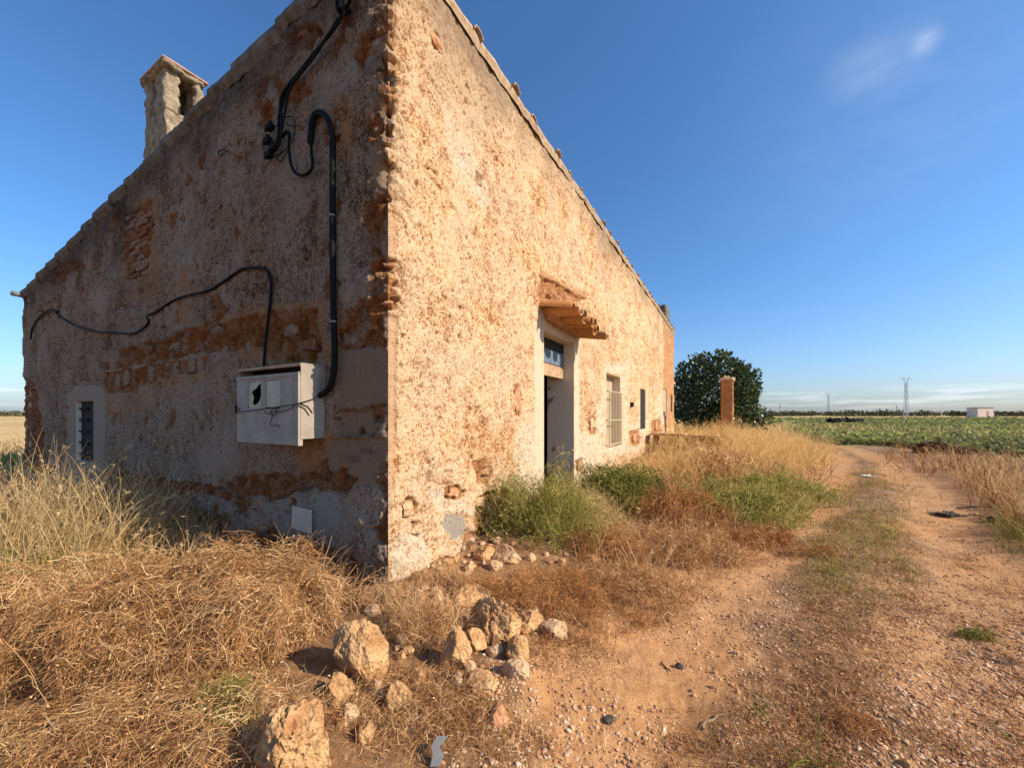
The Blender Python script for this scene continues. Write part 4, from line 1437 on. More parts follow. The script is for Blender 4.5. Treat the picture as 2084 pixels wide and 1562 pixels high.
# broken pane: an outline with a jagged hole (fan of strips between hole and frame)
hole = [(530, 776), (521, 790), (511, 797), (516, 808), (513, 822), (520, 824), (528, 815), (531, 805)]
t0_, t1_ = sorted(pw[0]); z0_, z1_ = pz[0]
hp = [on_gable(px, py, fr_o) for px, py in hole]
cxh = sum(p[0] for p in hp) / len(hp); czh = sum(p[1] for p in hp) / len(hp)
V = []; q = []
NH = 32
for k in range(NH):
    a = k / NH * 2 * math.pi
    dx, dz = math.cos(a), math.sin(a)

    def hit(poly):
        best = 1e9
        for (x1, y1), (x2, y2) in zip(poly, poly[1:] + poly[:1]):
            ex, ez = x2 - x1, y2 - y1
            den = dx * ez - dz * ex
            if abs(den) < 1e-12: continue
            r = ((x1 - cxh) * ez - (y1 - czh) * ex) / den
            u_ = ((x1 - cxh) * dz - (y1 - czh) * dx) / den
            if r > 0 and -1e-6 <= u_ <= 1 + 1e-6: best = min(best, r)
        return best if best < 1e8 else .01
    ro = hit([(t0_, z0_), (t1_, z0_), (t1_, z1_), (t0_, z1_)]); ri = min(hit(hp), ro * .97)
    for r_, o_ in ((ri, fr_o - .002), (ro, fr_o - .002), (ri, fr_o - .007), (ro, fr_o - .007)):
        V.append((-o_, cxh + dx * r_, czh + dz * r_))
for k in range(NH):
    a, b = k * 4, ((k + 1) % NH) * 4
    q += [(a, a + 1, b + 1, b), (a + 2, b + 2, b + 3, a + 3), (a, b, b + 2, a + 2)]
on_thing(box, 'window_pane', np_mesh('window_pane', np.array(V), np.array(q)), M['amber'], anc)['label'] = 'broken yellowed pane with a jagged dark hole'
m = MB().box((-fr_o - .008, ft1 + .008, on_gable(480, 832, fr_o)[1]), (.02, .022, .075))
on_thing(box, 'latch', m, M['black'], anc)
m = MB().box((-fr_o - .008, on_gable(489, 833, fr_o)[0], on_gable(489, 833, fr_o)[1]), (.006, .018, .022))
on_thing(box, 'keyhole', m, M['black'], anc)
m = MB().box((-.10, (bt0 + bt1) / 2, (bz0 + bz1) / 2), (.02, bt1 - bt0 - .03, bz1 - bz0 - .03))
on_thing(box, 'inner_plate', m, M['darkin'], anc)

# wire tied round the cabinet
anc = (-.26, (bt0 + bt1) / 2, 1.45)
wr = tag(house_thing('tie_wire', anc), 'thin dark wire tied across the front of the grey meter cabinet', 'wire')
WO = BXD + .03
m = MB().tube(gpath([(482, 839, WO), (520, 834, WO), (556, 829, WO), (590, 824, WO), (616, 820, WO + .005)], WO), .0035, 5)
on_thing(wr, 'strand', m, M['black'], anc)
p1 = catmull([(-WO, bt0 - .012, on_gable(616, 820, WO)[1]), (-.14, bt0 - .02, on_gable(640, 811, .12)[1]), (-.03, bt0 - .02, on_gable(660, 800, .03)[1] + .02)], 6)
m = MB().tube(p1, .0035, 5)
on_thing(wr, 'strand', m, M['black'], anc)
m = MB().tube(gpath([(537, 836), (548, 842), (556, 830), (563, 836), (556, 846), (551, 838), (572, 837), (590, 832), (600, 824)], WO + .004), .0035, 5)
on_thing(wr, 'knot', m, M['black'], anc)
m = MB().tube(gpath([(556, 840), (552, 855), (550, 862), (557, 866), (564, 864), (569, 870)], WO + .004), .003, 5)
on_thing(wr, 'loose_end', m, M['black'], anc)
m = MB().tube([(-WO, bt0 - .015, on_gable(616, 820, WO)[1]), (-.20, bt0 - .03, on_gable(616, 822, WO)[1] - .02), (-.16, bt0 - .035, on_gable(632, 840, .15)[1])], .007, 5)
on_thing(wr, 'loose_end', m, M['black'], anc)

# thick conduit, its clamps and the cables that leave it
anc = (-.05, .75, 1.5)
cd = tag(house_thing('conduit', anc), 'thick black conduit rising from the meter cabinet and bending over like a hook', 'cable')
m = MB().tube(gpath([(648, 806, .06), (664, 796, .07), (676, 775, .06), (681, 730, .05), (679, 640, .05), (677, 520, .05), (677, 400, .055), (677, 300, .06), (675, 268, .06), (667, 243, .06), (655, 231, .06), (643, 232, .06), (636, 246, .06), (633, 270, .06), (631, 292, .06)], .05), .026, 10)
on_thing(cd, 'pipe', m, M['black'], anc, True)
for (px, py) in ((677, 285), (677, 440), (679, 655)):
    t_, z_ = on_gable(px, py, .05)
    m = MB().tube([(-.055, t_, z_ - .008), (-.055, t_, z_ + .008)], .030, 10)
    on_thing(cd, 'clamp', m, M['greyplastic'], anc)
m = MB().tube(gpath([(632, 285), (634, 312), (636, 336), (628, 352), (612, 357), (598, 348), (591, 328), (588, 300), (589, 276), (584, 268), (574, 280)], .06), .0135, 8)
on_thing(cd, 'cable', m, M['black'], anc, True)

anc = (-.05, 1.2, 4.3)
bd = tag(house_thing('cable_bundle', anc), 'bundle of black overhead cables ending in plugs high on the gable', 'cable')
paths = [
    [(716, -6, .10), (706, 14, .08), (694, 38, .07), (668, 74), (640, 108), (622, 135), (598, 165), (582, 192), (573, 222), (571, 262), (566, 300)],
    [(684, -6, .10), (686, 18, .08), (692, 40, .07), (664, 80), (636, 112), (615, 140), (588, 172), (575, 200), (568, 235), (566, 280), (560, 305)],
    [(700, -6, .12), (697, 30, .09), (672, 70), (648, 98), (628, 122), (604, 154), (578, 186), (570, 212), (574, 250), (568, 298)],
    [(690, 36, .08), (655, 92), (630, 128), (612, 150), (592, 178), (584, 205), (577, 245), (570, 285)],
]
for i, p in enumerate(paths):
    m = MB().tube(gpath(p, .06 + .012 * i), .0115, 7)
    on_thing(bd, 'cable', m, M['black'], anc, True)
for p in ([(574, 246), (584, 238), (594, 238), (600, 250), (599, 275), (594, 290)], [(570, 275), (580, 272), (588, 280), (588, 300), (582, 312), (571, 330), (566, 325), (560, 312)],
          [(571, 252), (556, 260)], [(568, 280), (556, 288), (546, 287)], [(566, 300), (552, 312)], [(600, 258), (586, 254)], [(588, 296), (572, 314), (562, 318)]):
    m = MB().tube(gpath(p, .07), .005, 6)
    on_thing(bd, 'wire', m, M['black'], anc)
for (px, py) in ((549, 259), (545, 286), (556, 301), (548, 315)):
    t_, z_ = on_gable(px, py, .08)
    m = MB().box((-.08, t_, z_), (.05, .085, .05)).box((-.08, t_ + .06, z_ + .012), (.012, .06, .010)).box((-.08, t_ + .055, z_ - .014), (.012, .06, .010)).box((-.085, t_ - .01, z_ + .03), (.03, .03, .03))
    on_thing(bd, 'plug', m, M['black'], anc)
t_, z_ = on_gable(700, 12, .06)
m = MB().tube([(0, t_, z_ + .0), (-.10, t_, z_)], .02, 8).tube([(-.07, t_, z_ - .06), (-.07, t_, z_ + .06)], .04, 10)
on_thing(bd, 'insulator', m, M['black'], anc)

anc = (-.04, 5.0, 2.6)
tcb = tag(house_thing('wall_cable', anc), 'long slack black cable looping across the gable down to the meter cabinet', 'cable')
m = MB().tube(gpath([(62, 690), (66, 668), (78, 648), (94, 634), (106, 630), (118, 640), (150, 661), (198, 675), (240, 677), (268, 679), (288, 670), (302, 656), (300, 643), (318, 634), (360, 608), (420, 592), (452, 575), (490, 549), (515, 545), (540, 547), (550, 566), (552, 590), (547, 640), (541, 690), (537, 745)], .035), .014, 8)
on_thing(tcb, 'cable', m, M['black'], anc, True)
m = MB().tube(gpath([(106, 630), (112, 632), (118, 634)], .03), .02, 6)
on_thing(tcb, 'clip', m, M['black'], anc)

anc = (-.03, 3.2, 4.0)
hk = tag(house_thing('iron_hook', anc), 'small curled wire hook on the gable below the chimney', 'hook')
m = MB().tube(gpath([(470, 311), (458, 306), (448, 306), (445, 312), (450, 316), (454, 311)], .05), .006, 6)
on_thing(hk, 'wire', m, M['black'], anc)

# blank white plate low on the gable
a_, b_ = on_gable(595, 1025, .03), on_gable(634, 1084, .03)
anc = (-.03, (a_[0] + b_[0]) / 2, b_[1])
pl = MB().box((0, 0, .5 * (a_[1] - b_[1]) - .01), (.012, abs(a_[0] - b_[0]), (a_[1] - b_[1]) * .93), Matrix.Rotation(.03, 3, 'X'))
o = link('wall_plate', pl.mesh('wall_plate'), M['ceramic'])
o.location = W(*anc); o.rotation_euler = (0, 0, HROT)
tag(o, 'blank white square plate stuck low on the shaded gable', 'plate')
# small dark box beside the barred window
s_, z_ = on_facade(1282, 823)
m = MB().box((0, -.04, 0), (.16, .09, .13)).box((0, -.09, .0), (.12, .012, .09))
o = link('junction_box', m.mesh('junction_box'), M['darkin'])
o.location = W(s_, 0, z_); o.rotation_euler = (0, 0, HROT)
tag(o, 'small black junction box on the front wall right of the barred window', 'box')

# faint scrawled letters scratched in the smooth patch
def letters(name, txt, px, py, h):
    cu = bpy.data.curves.new(name, 'FONT'); cu.body = txt; cu.size = h; cu.extrude = .0015
    tmp = bpy.data.objects.new('tmp_text', cu); COL.objects.link(tmp)
    bpy.context.view_layer.update()
    me = bpy.data.meshes.new_from_object(tmp.evaluated_get(bpy.context.evaluated_depsgraph_get()))
    bpy.data.objects.remove(tmp)
    t_, z_ = on_gable(px, py)
    # text runs left to right as seen from outside: towards smaller t
    me.transform(Matrix(((0, 0, -1, -.022), (-1, 0, 0, t_), (0, 1, 0, z_), (0, 0, 0, 1))))
    me.materials.clear()
    link(name, me, M['scrawl'], gable)


M['scrawl'] = mat_plain('faded dark paint', (.21, .14, .11), .4, 60, .9, .2, .002)
letters('painted_letters', 'COR', 703, 938, .085)
letters('painted_letters', 'NAM', 738, 921, .075)

# ------------------------------------------------------------------ vegetation


def unit(v):
    return v / (np.linalg.norm(v, axis=-1, keepdims=True) + 1e-12)


def strands(mb, P0, D0, L, nseg=6, grav=.5, wob=.15, w0=.004, w1=.001, tint=None, seed=0, floor=True):
    """many thin bent ribbons; returns the tips and their directions"""
    rs = np.random.default_rng(seed)
    N = len(P0)
    L = np.full(N, L) if np.isscalar(L) else L
    w0 = np.full(N, w0) if np.isscalar(w0) else w0
    D = unit(D0.astype(float)); P = P0.astype(float).copy()
    rows = [P.copy()]; dirs = [D.copy()]
    for k in range(nseg):
        P = P + D * (L / nseg)[:, None]
        if floor:
            P[:, 2] = np.maximum(P[:, 2], rows[0][:, 2] * 0 + (gz(P[:, 0], P[:, 1]) + .004 if k % 2 else P[:, 2]))
        rows.append(P.copy())
        D = D + rs.normal(0, wob, (N, 3)) / math.sqrt(nseg) * 1.6
        D[:, 2] -= grav * (k + 1) / nseg / nseg * 2.2
        D = unit(D); dirs.append(D.copy())
    side0 = unit(np.cross(unit(D0), rs.normal(size=(N, 3))))
    V = np.empty((N, nseg + 1, 2, 3))
    for k in range(nseg + 1):
        sd = unit(side0 - dirs[k] * np.sum(side0 * dirs[k], 1, keepdims=True))
        w = (w0 + (w1 - w0) * (k / nseg) ** 1.3)[:, None] * .5
        V[:, k, 0] = rows[k] - sd * w; V[:, k, 1] = rows[k] + sd * w
    base = (np.arange(N) * (nseg + 1) * 2)[:, None]
    kk = np.arange(nseg)[None, :] * 2
    q = np.stack([base + kk, base + kk + 1, base + kk + 3, base + kk + 2], -1).reshape(-1, 4)
    if tint is None: tint = rs.random(N)
    mb.add(V.reshape(-1, 3), q, (), np.repeat(np.clip(tint, 0, 1), (nseg + 1) * 2))
    return rows, dirs


def leaves(mb, P, D, size, aspect=.45, tint=None, seed=0, fold=.25):
    """diamond leaves, slightly folded along the midrib"""
    rs = np.random.default_rng(seed)
    N = len(P)
    size = np.full(N, size) if np.isscalar(size) else size
    D = unit(D); S = unit(np.cross(D, rs.normal(size=(N, 3)))); U = np.cross(D, S)
    a = size[:, None]
    V = np.stack([P, P + D * a * .5 + S * a * aspect * .5 + U * a * fold * .3, P + D * a, P + D * a * .5 - S * a * aspect * .5 + U * a * fold * .3], 1)
    b = (np.arange(N) * 4)[:, None]
    t = np.concatenate([b + np.array([[0, 1, 2]]), b + np.array([[0, 2, 3]])])
    if tint is None: tint = rs.random(N)
    mb.add(V.reshape(-1, 3), (), t, np.repeat(np.clip(tint, 0, 1), 4))


STRAW = [(0, (.30, .17, .075)), (.5, (.56, .38, .18)), (1, (.76, .59, .33))]
BROWN = [(0, (.09, .04, .015)), (.35, (.32, .145, .052)), (.65, (.52, .28, .112)), (1, (.77, .53, .28))]
RUST = [(0, (.20, .075, .02)), (.5, (.42, .18, .055)), (1, (.58, .32, .13))]
GREEN = [(0, (.055, .062, .012)), (.4, (.17, .175, .03)), (.75, (.32, .30, .062)), (1, (.54, .44, .16))]
LIME = [(0, (.09, .11, .03)), (.5, (.24, .30, .08)), (1, (.42, .45, .16))]
GOLD = [(0, (.42, .23, .07)), (.5, (.72, .47, .18)), (1, (.88, .68, .34))]
M['straw'] = mat_leaf('dry straw', STRAW); M['brownbrush'] = mat_leaf('brown dead brush', BROWN, .2)
M['rust'] = mat_leaf('rusty dead weed', RUST, .25); M['green'] = mat_leaf('weedy green', GREEN, .35)
M['lime'] = mat_leaf('fresh green', LIME, .4); M['gold'] = mat_leaf('golden grass', GOLD, .35)
M['fig'] = mat_leaf('fig leaf', [(0, (.022, .036, .010)), (.55, (.045, .07, .018)), (.85, (.12, .15, .045)), (1, (.24, .26, .10))], .2, .5, .05)
M['crop'] = mat_leaf('crop leaf', [(0, (.15, .14, .06)), (.45, (.28, .275, .10)), (.8, (.40, .43, .11)), (1, (.50, .46, .21))], .3)
M['farwood'] = mat_leaf('far scrub', [(0, (.05, .055, .025)), (.6, (.11, .105, .05)), (1, (.19, .17, .09))], .1)


def mound(name, px, py, wx, wy, h, N, mat, label, cat='bush', seed=0, L=(.15, .4), w=.0035, comb=(0, 0, 0), fuzz=.35, seeds=0, tint_off=0.0, core=None, group=None, up=.35, lumpy=.5, spikes=0, wob=.42, gap=.22, leaf=(.007, .014)):
    """a tangled dome of stems: foot centre at photo pixel (px, py)"""
    rs = np.random.default_rng(seed)
    if isinstance(px, tuple): x0, y0 = px
    else: x0, y0 = ground_pt(px, py)
    q_ = max(1.0, math.hypot(x0, y0) / 3.0)
    N = int(N / q_ ** .8); w = w * q_
    a = rs.uniform(0, 2 * np.pi, N); r = np.sqrt(rs.random(N)) * 1.0
    lump = 1 + lumpy * fbm(np.cos(a) * r * 2.6 + seed, np.sin(a) * r * 2.6, seed + 2, 3)
    k = rs.random(N) ** .42                      # most stems near the outer surface
    hx = np.cos(a) * r; hy_ = np.sin(a) * r
    hz = np.sqrt(np.maximum(0, 1 - r ** 2.4))
    x = x0 + hx * wx * lump; y = y0 + hy_ * wy * lump
    z0 = gz(x, y)
    z = z0 + hz * h * lump * k
    if gap:
        keep = (fbm(x * 4.5 + seed, y * 4.5 + z * 3, seed + 41, 3) > -gap) | (rs.random(N) < .25)
        a, r, k, hx, hy_, hz, x, y, z, z0, lump = (q[keep] for q in (a, r, k, hx, hy_, hz, x, y, z, z0, lump)); N = len(x)
    nrm = np.stack([hx / wx, hy_ / wy, hz / h + .02], 1); nrm = unit(nrm)
    rnd = unit(rs.normal(size=(N, 3)))
    tang = unit(rnd - nrm * np.sum(rnd * nrm, 1, keepdims=True))
    D = tang + nrm * (fuzz * rs.random(N))[:, None] + np.array(comb) + np.array([0, 0, up]) * rs.random((N, 1))
    Ls = rs.uniform(L[0], L[1], N)
    P = np.stack([x, y, z], 1) - unit(D) * (Ls * .4)[:, None]
    P[:, 2] = np.maximum(P[:, 2], z0)
    mb = MB()
    tint = np.clip(rs.normal(.48, .25, N) + tint_off + .22 * fbm(x * 3, y * 3, seed + 5, 2), 0, 1)
    rows, dirs = strands(mb, P, D, Ls, 6, .9, wob, w * rs.uniform(.6, 1.5, N), w * .35, tint, seed + 1)
    # forked twiglets
    sel = rs.integers(0, N, N // 2)
    for kk in (2, 4):
        P2 = rows[kk][sel]; D2 = dirs[kk][sel] + rs.normal(0, .55, (len(sel), 3))
        strands(mb, P2, D2, Ls[sel] * rs.uniform(.15, .45, len(sel)), 3, .5, .3, w * .6, w * .3, tint[sel] + .06, seed + 7 + kk)
    if spikes:
        sel = rs.integers(0, N, spikes)
        Pk = np.stack([x, y, z0], 1)[sel]
        Dk = np.stack([hx[sel] * .5 + rs.normal(0, .25, spikes), hy_[sel] * .5 + rs.normal(0, .25, spikes), np.ones(spikes)], 1)
        Lk = h * rs.uniform(.7, 1.35, spikes)
        rk, dk = strands(mb, Pk, Dk, Lk, 7, .35, .16, w * 1.3, w * .4, np.clip(tint[sel] + .15, 0, 1), seed + 61)
        for kk in (3, 4, 5, 6):
            strands(mb, rk[kk], dk[kk] + rs.normal(0, .5, (spikes, 3)), Lk * .3, 4, .3, .25, w * .8, w * .3, np.clip(tint[sel] + .1, 0, 1), seed + 62 + kk)
    if seeds:
        sel = rs.integers(0, N, seeds)
        leaves(mb, rows[-1][sel], dirs[-1][sel] + rs.normal(0, .4, (seeds, 3)), rs.uniform(leaf[0], leaf[1], seeds), .7 if leaf[1] < .02 else .38, np.clip(tint[sel] + (.25 if leaf[1] < .02 else .02), 0, 1), seed + 31)
        if leaf[1] > .02:
            leaves(mb, rows[3][sel], dirs[3][sel] + rs.normal(0, .8, (seeds, 3)), rs.uniform(leaf[0], leaf[1], seeds), .38, tint[sel], seed + 33)
    o = link(name, mb.mesh(name), mat)
    # origin at the foot of the plant
    o.data.transform(Matrix.Translation((-x0, -y0, -float(gz(x0, y0))))); o.location = (x0, y0, float(gz(x0, y0)))
    return tag(o, label, cat, group)


# the big brown tangle in the lower left corner
mound('dead_brush', (-2.08, 2.50), 0, .88, .62, .54, 25000, M['brownbrush'], 'large tangled mound of brown dead brush in the lower left corner', 'brush', 101, (.07, .26), .0030, (.18, -.12, -.05), .25, 9000, .04, spikes=90, lumpy=.4, wob=.6, gap=.12)
mound('dead_brush', (-1.62, 1.72), 0, .80, .36, .16, 4200, M['brownbrush'], 'low straw-brown brush along the bottom edge left of the biggest boulder', 'brush', 111, (.06, .24), .0026, (.3, -.1, -.05), .3, 1500, .08, spikes=60, wob=.55, gap=.0)
mound('dead_brush', (-3.30, 2.35), 0, .75, .75, .50, 9000, M['brownbrush'], 'brown dead brush at the left edge below the tall grass', 'brush', 121, (.07, .28), .0032, (.2, -.1, 0), .3, 4000, .05, spikes=120, wob=.55, gap=.08)
mound('dry_tuft', 868, 1310, .26, .18, .18, 900, M['brownbrush'], 'greyish dry grass tuft spraying out under the wall corner', 'grass tuft', 131, (.12, .34), .0028, (0, 0, .25), .9, 0, .2, up=.8, spikes=40)
mound('dry_tuft', 690, 1250, .2, .13, .2, 240, M['brownbrush'], 'thin bare stems sprouting between the brown brush and the corner', 'grass tuft', 141, (.14, .36), .0030, (.2, 0, .3), .8, 120, .10, up=.9, spikes=30)
mound('dry_tuft', 850, 1440, .42, .24, .07, 2200, M['brownbrush'], 'matted dry grass between the round boulder and the bare soil', 'grass tuft', 151, (.05, .18), .0022, (.2, -.1, 0), .5, 300, .06, wob=.6)
mound('dry_tuft', 1000, 1505, .30, .12, .04, 700, M['brownbrush'], 'sparse dry grass mat beside the broken brick lump', 'grass tuft', 153, (.04, .12), .0020, (.2, 0, 0), .6, 0, .1, wob=.6)
mound('weed', 465, 1480, .16, .12, .14, 900, M['green'], 'small olive green weed poking out of the brown brush', 'weed', 155, (.05, .14), .003, (0, 0, .2), .7, 800, .1)
mound('dry_tuft', 815, 1262, .30, .14, .12, 420, M['brownbrush'], 'dry grass lapping the very corner of the house', 'grass tuft', 157, (.08, .26), .0026, (0, 0, .25), .8, 0, .16, up=.8, spikes=40)
mound('dry_tuft', 930, 1222, .34, .14, .12, 1100, M['brownbrush'], 'straw-coloured tuft at the foot of the sunlit wall', 'grass tuft', 159, (.07, .22), .0024, (0, 0, .25), .8, 0, .2, up=.8, spikes=30)
# in front of the door and along the front wall
mound('green_bush', 1105, 1112, .62, .36, .56, 6500, M['green'], 'feathery green bush in front of the open doorway', 'bush', 161, (.08, .28), .0030, (0, 0, .25), .7, 3200, .24, up=.9, lumpy=.85, spikes=190, leaf=(.018, .042))
mound('green_bush', 1262, 1045, .58, .45, .54, 4800, M['green'], 'dark leafy green bush right of the doorway under the barred window', 'bush', 171, (.10, .3), .0042, (0, 0, .2), .7, 7000, -.02, up=.7, lumpy=.7, spikes=70, leaf=(.018, .042))
mound('green_bush', 1185, 1075, .35, .25, .30, 1800, M['straw'], 'pale yellow stalks between the two green bushes by the door', 'weed', 173, (.10, .3), .0030, (0, 0, .3), .7, 900, .1, up=.9, lumpy=.7, spikes=60)
mound('dead_weed', 1240, 1132, .40, .26, .24, 3400, M['rust'], 'rust-orange fuzzy dead weed below the doorway', 'weed', 181, (.08, .2), .0026, (.25, 0, .1), .6, 0, .06, lumpy=.6)
mound('dead_weed', 1375, 1060, .60, .42, .42, 5200, M['rust'], 'reddish brown dead weed bush between the green bush and the flowering clump', 'weed', 191, (.10, .3), .0034, (.15, 0, .1), .6, 900, .16, lumpy=.65, spikes=70)
mound('dead_weed', 1548, 1098, .42, .22, .15, 1900, M['rust'], 'low rust-coloured dead weed at the left edge of the track', 'weed', 201, (.08, .22), .0030, (-.3, 0, 0), .6, 0, .0, lumpy=.6)
mound('dead_weed', 1120, 1225, .62, .34, .17, 4800, M['rust'], 'brown dead weeds sprawling in front of the hollow in the wall', 'weed', 211, (.05, .2), .0024, (.1, 0, .15), .7, 2500, .2, lumpy=.8, spikes=60)
mound('dead_weed', 1270, 1190, .60, .28, .14, 3600, M['brownbrush'], 'straw-brown weeds sprawling beside the bare track soil', 'weed', 213, (.05, .2), .0024, (.1, 0, .15), .7, 1200, .08, lumpy=.8, spikes=50)
mound('dead_weed', 1400, 1125, .60, .34, .22, 3600, M['brownbrush'], 'tangled straw weed between rusty weed and the track', 'weed', 217, (.07, .26), .0028, (.1, 0, .15), .6, 900, .14, lumpy=.75, spikes=60)
mound('green_bush', 1500, 1050, .85, .55, .38, 6400, M['green'], 'yellow-green weedy clump flowering at the bend of the track', 'bush', 221, (.10, .34), .0036, (.1, 0, .25), .7, 4500, .22, up=.9, lumpy=.8, spikes=140, leaf=(.018, .042))
mound('green_bush', 1590, 1010, .80, .70, .36, 4400, M['green'], 'olive weedy clump at the track side furthest from the doorway', 'bush', 231, (.10, .34), .0042, (.1, 0, .25), .7, 2500, .3, up=.9, lumpy=.8, spikes=110, leaf=(.018, .042))
mound('dead_weed', 1470, 985, .9, .7, .45, 3600, M['brownbrush'], 'brownish weeds behind the flowering clump below the gatepost', 'weed', 233, (.12, .4), .0044, (.1, 0, .25), .7, 900, .16, up=.9, lumpy=.8, spikes=80)
mound('green_bush', 1040, 1082, .20, .14, .75, 260, M['green'], 'tall wispy pale weed standing against the sunlit wall', 'weed', 241, (.15, .4), .0028, (0, 0, .9), .3, 700, .3, up=1.5, spikes=26, leaf=(.018, .042))
mound('dead_weed', 1660, 1128, .28, .16, .08, 700, M['rust'], 'small rusty weed lying flat in the middle of the track', 'weed', 243, (.06, .2), .0026, (-.3, 0, 0), .5, 0, .0)
mound('weed', 1985, 1285, .10, .07, .05, 300, M['green'], 'little dark green weed on the gravel at the right', 'weed', 245, (.04, .10), .003, (0, 0, .2), .7, 150, -.05)
mound('dead_weed', 1740, 1470, .14, .09, .04, 420, M['rust'], 'small brown weed patch in the foreground gravel', 'weed', 247, (.03, .10), .002, (0, 0, .1), .7, 0, .0)


def bare_plant(name, px, py, h, n, label, seed):
    """thin branching seedling with a few leaves"""
    rs = np.random.default_rng(seed)
    x, y = ground_pt(px, py) if not isinstance(px, tuple) else px
    z = float(gz(x, y))
    mb = MB()
    P = np.tile([[x, y, z]], (n, 1)); D = np.stack([rs.normal(0, .55, n), rs.normal(0, .55, n), rs.uniform(.5, 1, n)], 1)
    L = rs.uniform(.5, 1, n) * h
    rows, dirs = strands(mb, P, D, L, 7, .25, .25, .006, .002, rs.random(n) * .6, seed)
    for k in (3, 4, 5, 6):
        strands(mb, rows[k], dirs[k] + rs.normal(0, .6, (n, 3)), L * .35, 4, .2, .3, .0035, .0015, rs.random(n) * .7, seed + k)
    sel = rs.integers(0, n, n * 5)
    leaves(mb, rows[5][sel] + rs.normal(0, .02, (len(sel), 3)), rs.normal(size=(len(sel), 3)), rs.uniform(.012, .03, len(sel)), .45, rs.random(len(sel)) * .6, seed + 9)
    o = link(name, mb.mesh(name), M['green'])
    o.data.transform(Matrix.Translation((-x, -y, -z))); o.location = (x, y, z)
    tag(o, label, 'weed')


bare_plant('seedling', 1665, 1548, .26, 7, 'thin branching green weed at the bottom casting a long twig shadow', 301)
bare_plant('seedling', 1545, 1440, .12, 6, 'sprig with a few grey-green leaves on the foreground gravel', 303)
bare_plant('seedling', (2.42, 1.72), 0, .30, 8, 'straggly weed at the lower right corner', 305)
bare_plant('seedling', (3.25, 2.28), 0, .32, 8, 'straggly weed at the right edge of the gravel', 307)


def grass_field(name, N, sampler, mat, label, seed, L, w, grav=.7, wob=.18, lean=(0, 0, 0), spread=.35, heads=0, tint=(.5, .2), nseg=5, cat='grass'):
    rs = np.random.default_rng(seed)
    x, y = sampler(rs, N)
    N = len(x)
    z = gz(x, y) - .01
    D = np.stack([rs.normal(0, spread, N) + lean[0], rs.normal(0, spread, N) + lean[1], np.ones(N) + lean[2]], 1)
    dist = np.hypot(x, y)
    Ls = rs.uniform(L[0], L[1], N) * (1 + .35 * fbm(x * .8, y * .8, seed + 3, 2))
    ww = w * rs.uniform(.6, 1.5, N) * np.maximum(1, dist / 4.5)
    t = np.clip(rs.normal(tint[0], tint[1], N) + .25 * fbm(x * 1.1, y * 1.1, seed + 4, 2), 0, 1)
    mb = MB()
    rows, dirs = strands(mb, np.stack([x, y, z], 1), D, Ls, nseg, grav, wob, ww, .0012, t, seed, False)
    if heads:
        sel = rs.integers(0, N, heads)
        for k in range(5):
            P = rows[-1][sel] * (1 - k * .07) + rows[-2][sel] * (k * .07)
            leaves(mb, P, dirs[-1][sel] + rs.normal(0, .5, (heads, 3)) + np.array([0, 0, -.3]), rs.uniform(.02, .05, heads), .22, np.clip(t[sel] + .2, 0, 1), seed + 50 + k)
    return tag(link(name, mb.mesh(name), mat), label, cat, kind='stuff')


def px_sampler(poly, ext=0):
    P = np.array(poly, float)

    def f(rs, N):
        out_x = []; out_y = []; n = 0
        while n < N:
            px = rs.uniform(P[:, 0].min() - 30, P[:, 0].max() + 30, N); py = rs.uniform(P[:, 1].min() - 20, P[:, 1].max() + 20, N)
            k = (poly_sd(px, py, poly) + 26 * fbm(px * .012, py * .02, 77, 3) + 12 * rs.normal(size=N) < 0) & (py > HY + 20)
            px, py = px[k], py[k]
            y = F * CAMH / (py - HY); x = (px - CX) / F * y
            s_, t_ = hdist(x, y)
            ok = ~((s_ > -.02) & (s_ < HLEN + .1) & (t_ > -.02) & (t_ < HDEP + .1))
            ok &= ~((s_ > 7.2) & (s_ < 10.6) & (t_ > -2.2) & (rs.random(len(s_)) < .75))
            out_x.append(x[ok]); out_y.append(y[ok]); n += ok.sum()
        return np.concatenate(out_x)[:N], np.concatenate(out_y)[:N]
    return f


def box_sampler(x0, x1, y0, y1):
    def f(rs, N):
        x = rs.uniform(x0, x1, N); y = rs.uniform(y0, y1, N)
        s_, t_ = hdist(x, y)
        ok = ~((s_ > -.02) & (s_ < HLEN + .1) & (t_ > -.02) & (t_ < HDEP + .1))
        return x[ok], y[ok]
    return f


# tall dry grass left of the gable
grass_field('tall_grass', 2600, box_sampler(-6.8, -3.75, 3.2, 5.2), M['straw'], 'tall straw-coloured grass with drooping seed heads before the gable', 401, (.55, 1.15), .0055, .8, .14, (.10, -.02, 0), .30, 420, (.55, .2), 8)
grass_field('tall_grass', 900, box_sampler(-4.4, -3.0, 3.3, 4.6), M['straw'], 'shorter dry grass in the shade at the foot of the gable', 403, (.25, .6), .005, .8, .16, (.1, 0, 0), .4, 120, (.45, .2), 7)
grass_field('olive_grass', 3800, box_sampler(-7.0, -3.6, 2.9, 5.0), M['green'], 'olive undergrowth beneath the tall dry grass', 405, (.2, .55), .005, .6, .2, (0, 0, 0), .5, 0, (.7, .2), 5)
grass_field('tall_grass', 2600, box_sampler(-22, -9.5, 7, 22), M['straw'], 'dry grass in the open field left of the house', 407, (.3, .7), .006, .6, .15, (0, 0, 0), .35, 0, (.6, .2), 5)
grass_field('green_grass', 1800, box_sampler(-17, -10.5, 8.5, 12), M['lime'], 'green strip of weeds behind the left end of the house', 409, (.25, .5), .007, .4, .2, (0, 0, 0), .5, 0, (.45, .2), 4)
